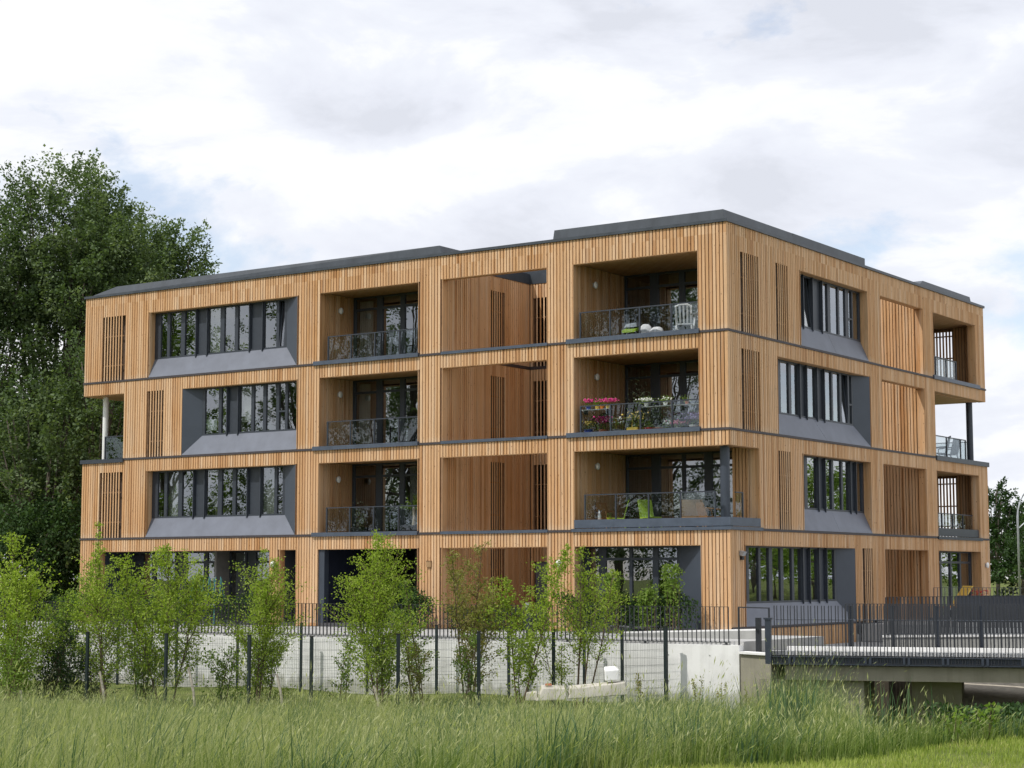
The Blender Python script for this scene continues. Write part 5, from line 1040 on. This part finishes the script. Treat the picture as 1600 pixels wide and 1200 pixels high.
t = thing('side_table', 'small dark side table carrying the white bottle and the lime pot', 'table', (-4.65, .45, 3.0)); part('tabletop', MB().box(-.38, .38, -.2, .2, .27, .3), 'teak', t)
for a in (-.33, .33): part('leg', MB().box(a - .02, a + .02, -.15, .15, 0, .27), 'teak', t)
# palm and plant on the empty looking balcony
t = pot('small pale green plant in a dark box on the palm balcony', (-14.85, .85, 3.0), .22, .28, 'black', pm='grey_leaf', ph=.75, spread=.13, n=220, square=True)
t = thing('palm', 'potted palm with a pale trunk at the right end of the second storey balcony', 'potted palm', (-12.6, .95, 3.0)); part('pot', MB().hexa([(-.27, -.27, 0), (.27, -.27, 0), (.27, .27, 0), (-.27, .27, 0)], [(-.3, -.3, .32), (.3, -.3, .32), (.3, .3, .32), (-.3, .3, .32)]), 'black', t); part('trunk', MB().tube([(0, 0, .3), (.03, 0, .6), (.0, 0, .95)], [.07, .055, .05], 9), 'bark_pale', t)
P = []; A = []
for k in range(26):
    a = random.uniform(0, 6.28); el = random.uniform(-.3, 1.2); n = 14; P.append(np.tile([0, 0, .95], (n, 1)) + np.outer(np.linspace(.05, .38, n), [math.cos(a) * math.cos(el), math.sin(a) * math.cos(el), math.sin(el)])); A.append(unit_rows(np.tile([math.cos(a), math.sin(a), el - .4], (n, 1)) + RNG.normal(0, .35, (n, 3))))
P = np.concatenate(P); leaves('fronds', P, np.concatenate(A), RNG.uniform(.12, .22, len(P)), .16, 'leaf_mid', t, np.clip(RNG.normal(.5, .2, len(P)), 0, 1))
# right end: grey chairs on the open deck, garden things
chair('grey_armchair', 'left high-backed grey chair on the open corner deck', (-1.25, 20.3, 6.0), math.radians(-60), 'cloth_grey', seat=.42, back=1.08, w=.56); chair('grey_armchair', 'right high-backed grey chair on the open corner deck', (-1.2, 21.15, 6.0), math.radians(-100), 'cloth_grey', seat=.42, back=1.0, w=.56)
t = thing('sun_lounger', 'bright yellow and orange folding lounger standing before the garden doors', 'lounger', (.75, 16.3, -.03), math.radians(-30)); part('backrest', MB().hexa([(-.28, 0, .5), (.28, 0, .5), (.28, .04, .5), (-.28, .04, .5)], [(-.28, .62, 1.25), (.28, .62, 1.25), (.28, .66, 1.25), (-.28, .66, 1.25)]), 'yellow', t); part('seat', MB().hexa([(-.28, -.6, .46), (.28, -.6, .46), (.28, -.01, .46), (-.28, -.01, .46)], [(-.28, -.6, .5), (.28, -.6, .5), (.28, -.01, .5), (-.28, -.01, .5)]), 'orange', t)
for a in (-.29, .29): part('leg', MB().bar((a, -.55, .48), (a, .1, 0), .03, .03).bar((a + .035, .3, .85), (a + .035, -.3, 0), .03, .03), 'galv', t)
pot('red flowers in a dark pot at the right of the garden doors', (.75, 19.0, -.03), .18, .55, 'black', ph=.5, bloom='red', nb=60, spread=.16, n=160)
t = thing('storage_box', 'brown wooden garden box inside the recessed shaded bay', 'box', (-.9, 14.2, -.03)); part('body', MB().box(-.55, .55, -.3, .3, 0, .8), 'teak', t); part('lid', MB().box(-.58, .58, -.33, .33, .8, .85), 'teak', t)
bp_('bay_floor', -5.0, -.05, 11.81, 15.6, -.35, -.035, mat='paving')
# folded bistro chairs upside down on a table, left
t = thing('garden_table', 'pale garden table with folded chairs stacked on it behind the young trees', 'table', (-20.3, -1.1, -.13)); part('tabletop', MB().box(-.8, .8, -.35, .35, .72, .76), 'concrete_white' if False else 'cloth_grey', t)
for a in (-.72, .72):
    for b in (-.28, .28): part('leg', MB().box(a - .025, a + .025, b - .025, b + .025, 0, .72), 'teal', t)
def folded(label, x): 
    t = thing('folding_chair', label, 'folding chair', (x, -1.1, .632), 0, 'folded teal chairs on the table')
    for a in (-.2, .2): part('leg', MB().bar((a, -.12, 0), (a * .55, .02, .95), .03, .03), 'teal', t); part('leg', MB().bar((a, .14, 0), (a * .9, -.02, .9), .03, .03), 'teal', t)
    for z in (.12, .2, .28): part('slat', MB().box(-.19, .19, -.1, -.05, z, z + .05), 'teal', t)
folded('left folded teal chair upended on the pale table', -20.75); folded('middle folded teal chair upended on the pale table', -20.25); folded('right folded teal chair upended on the pale table', -19.7)
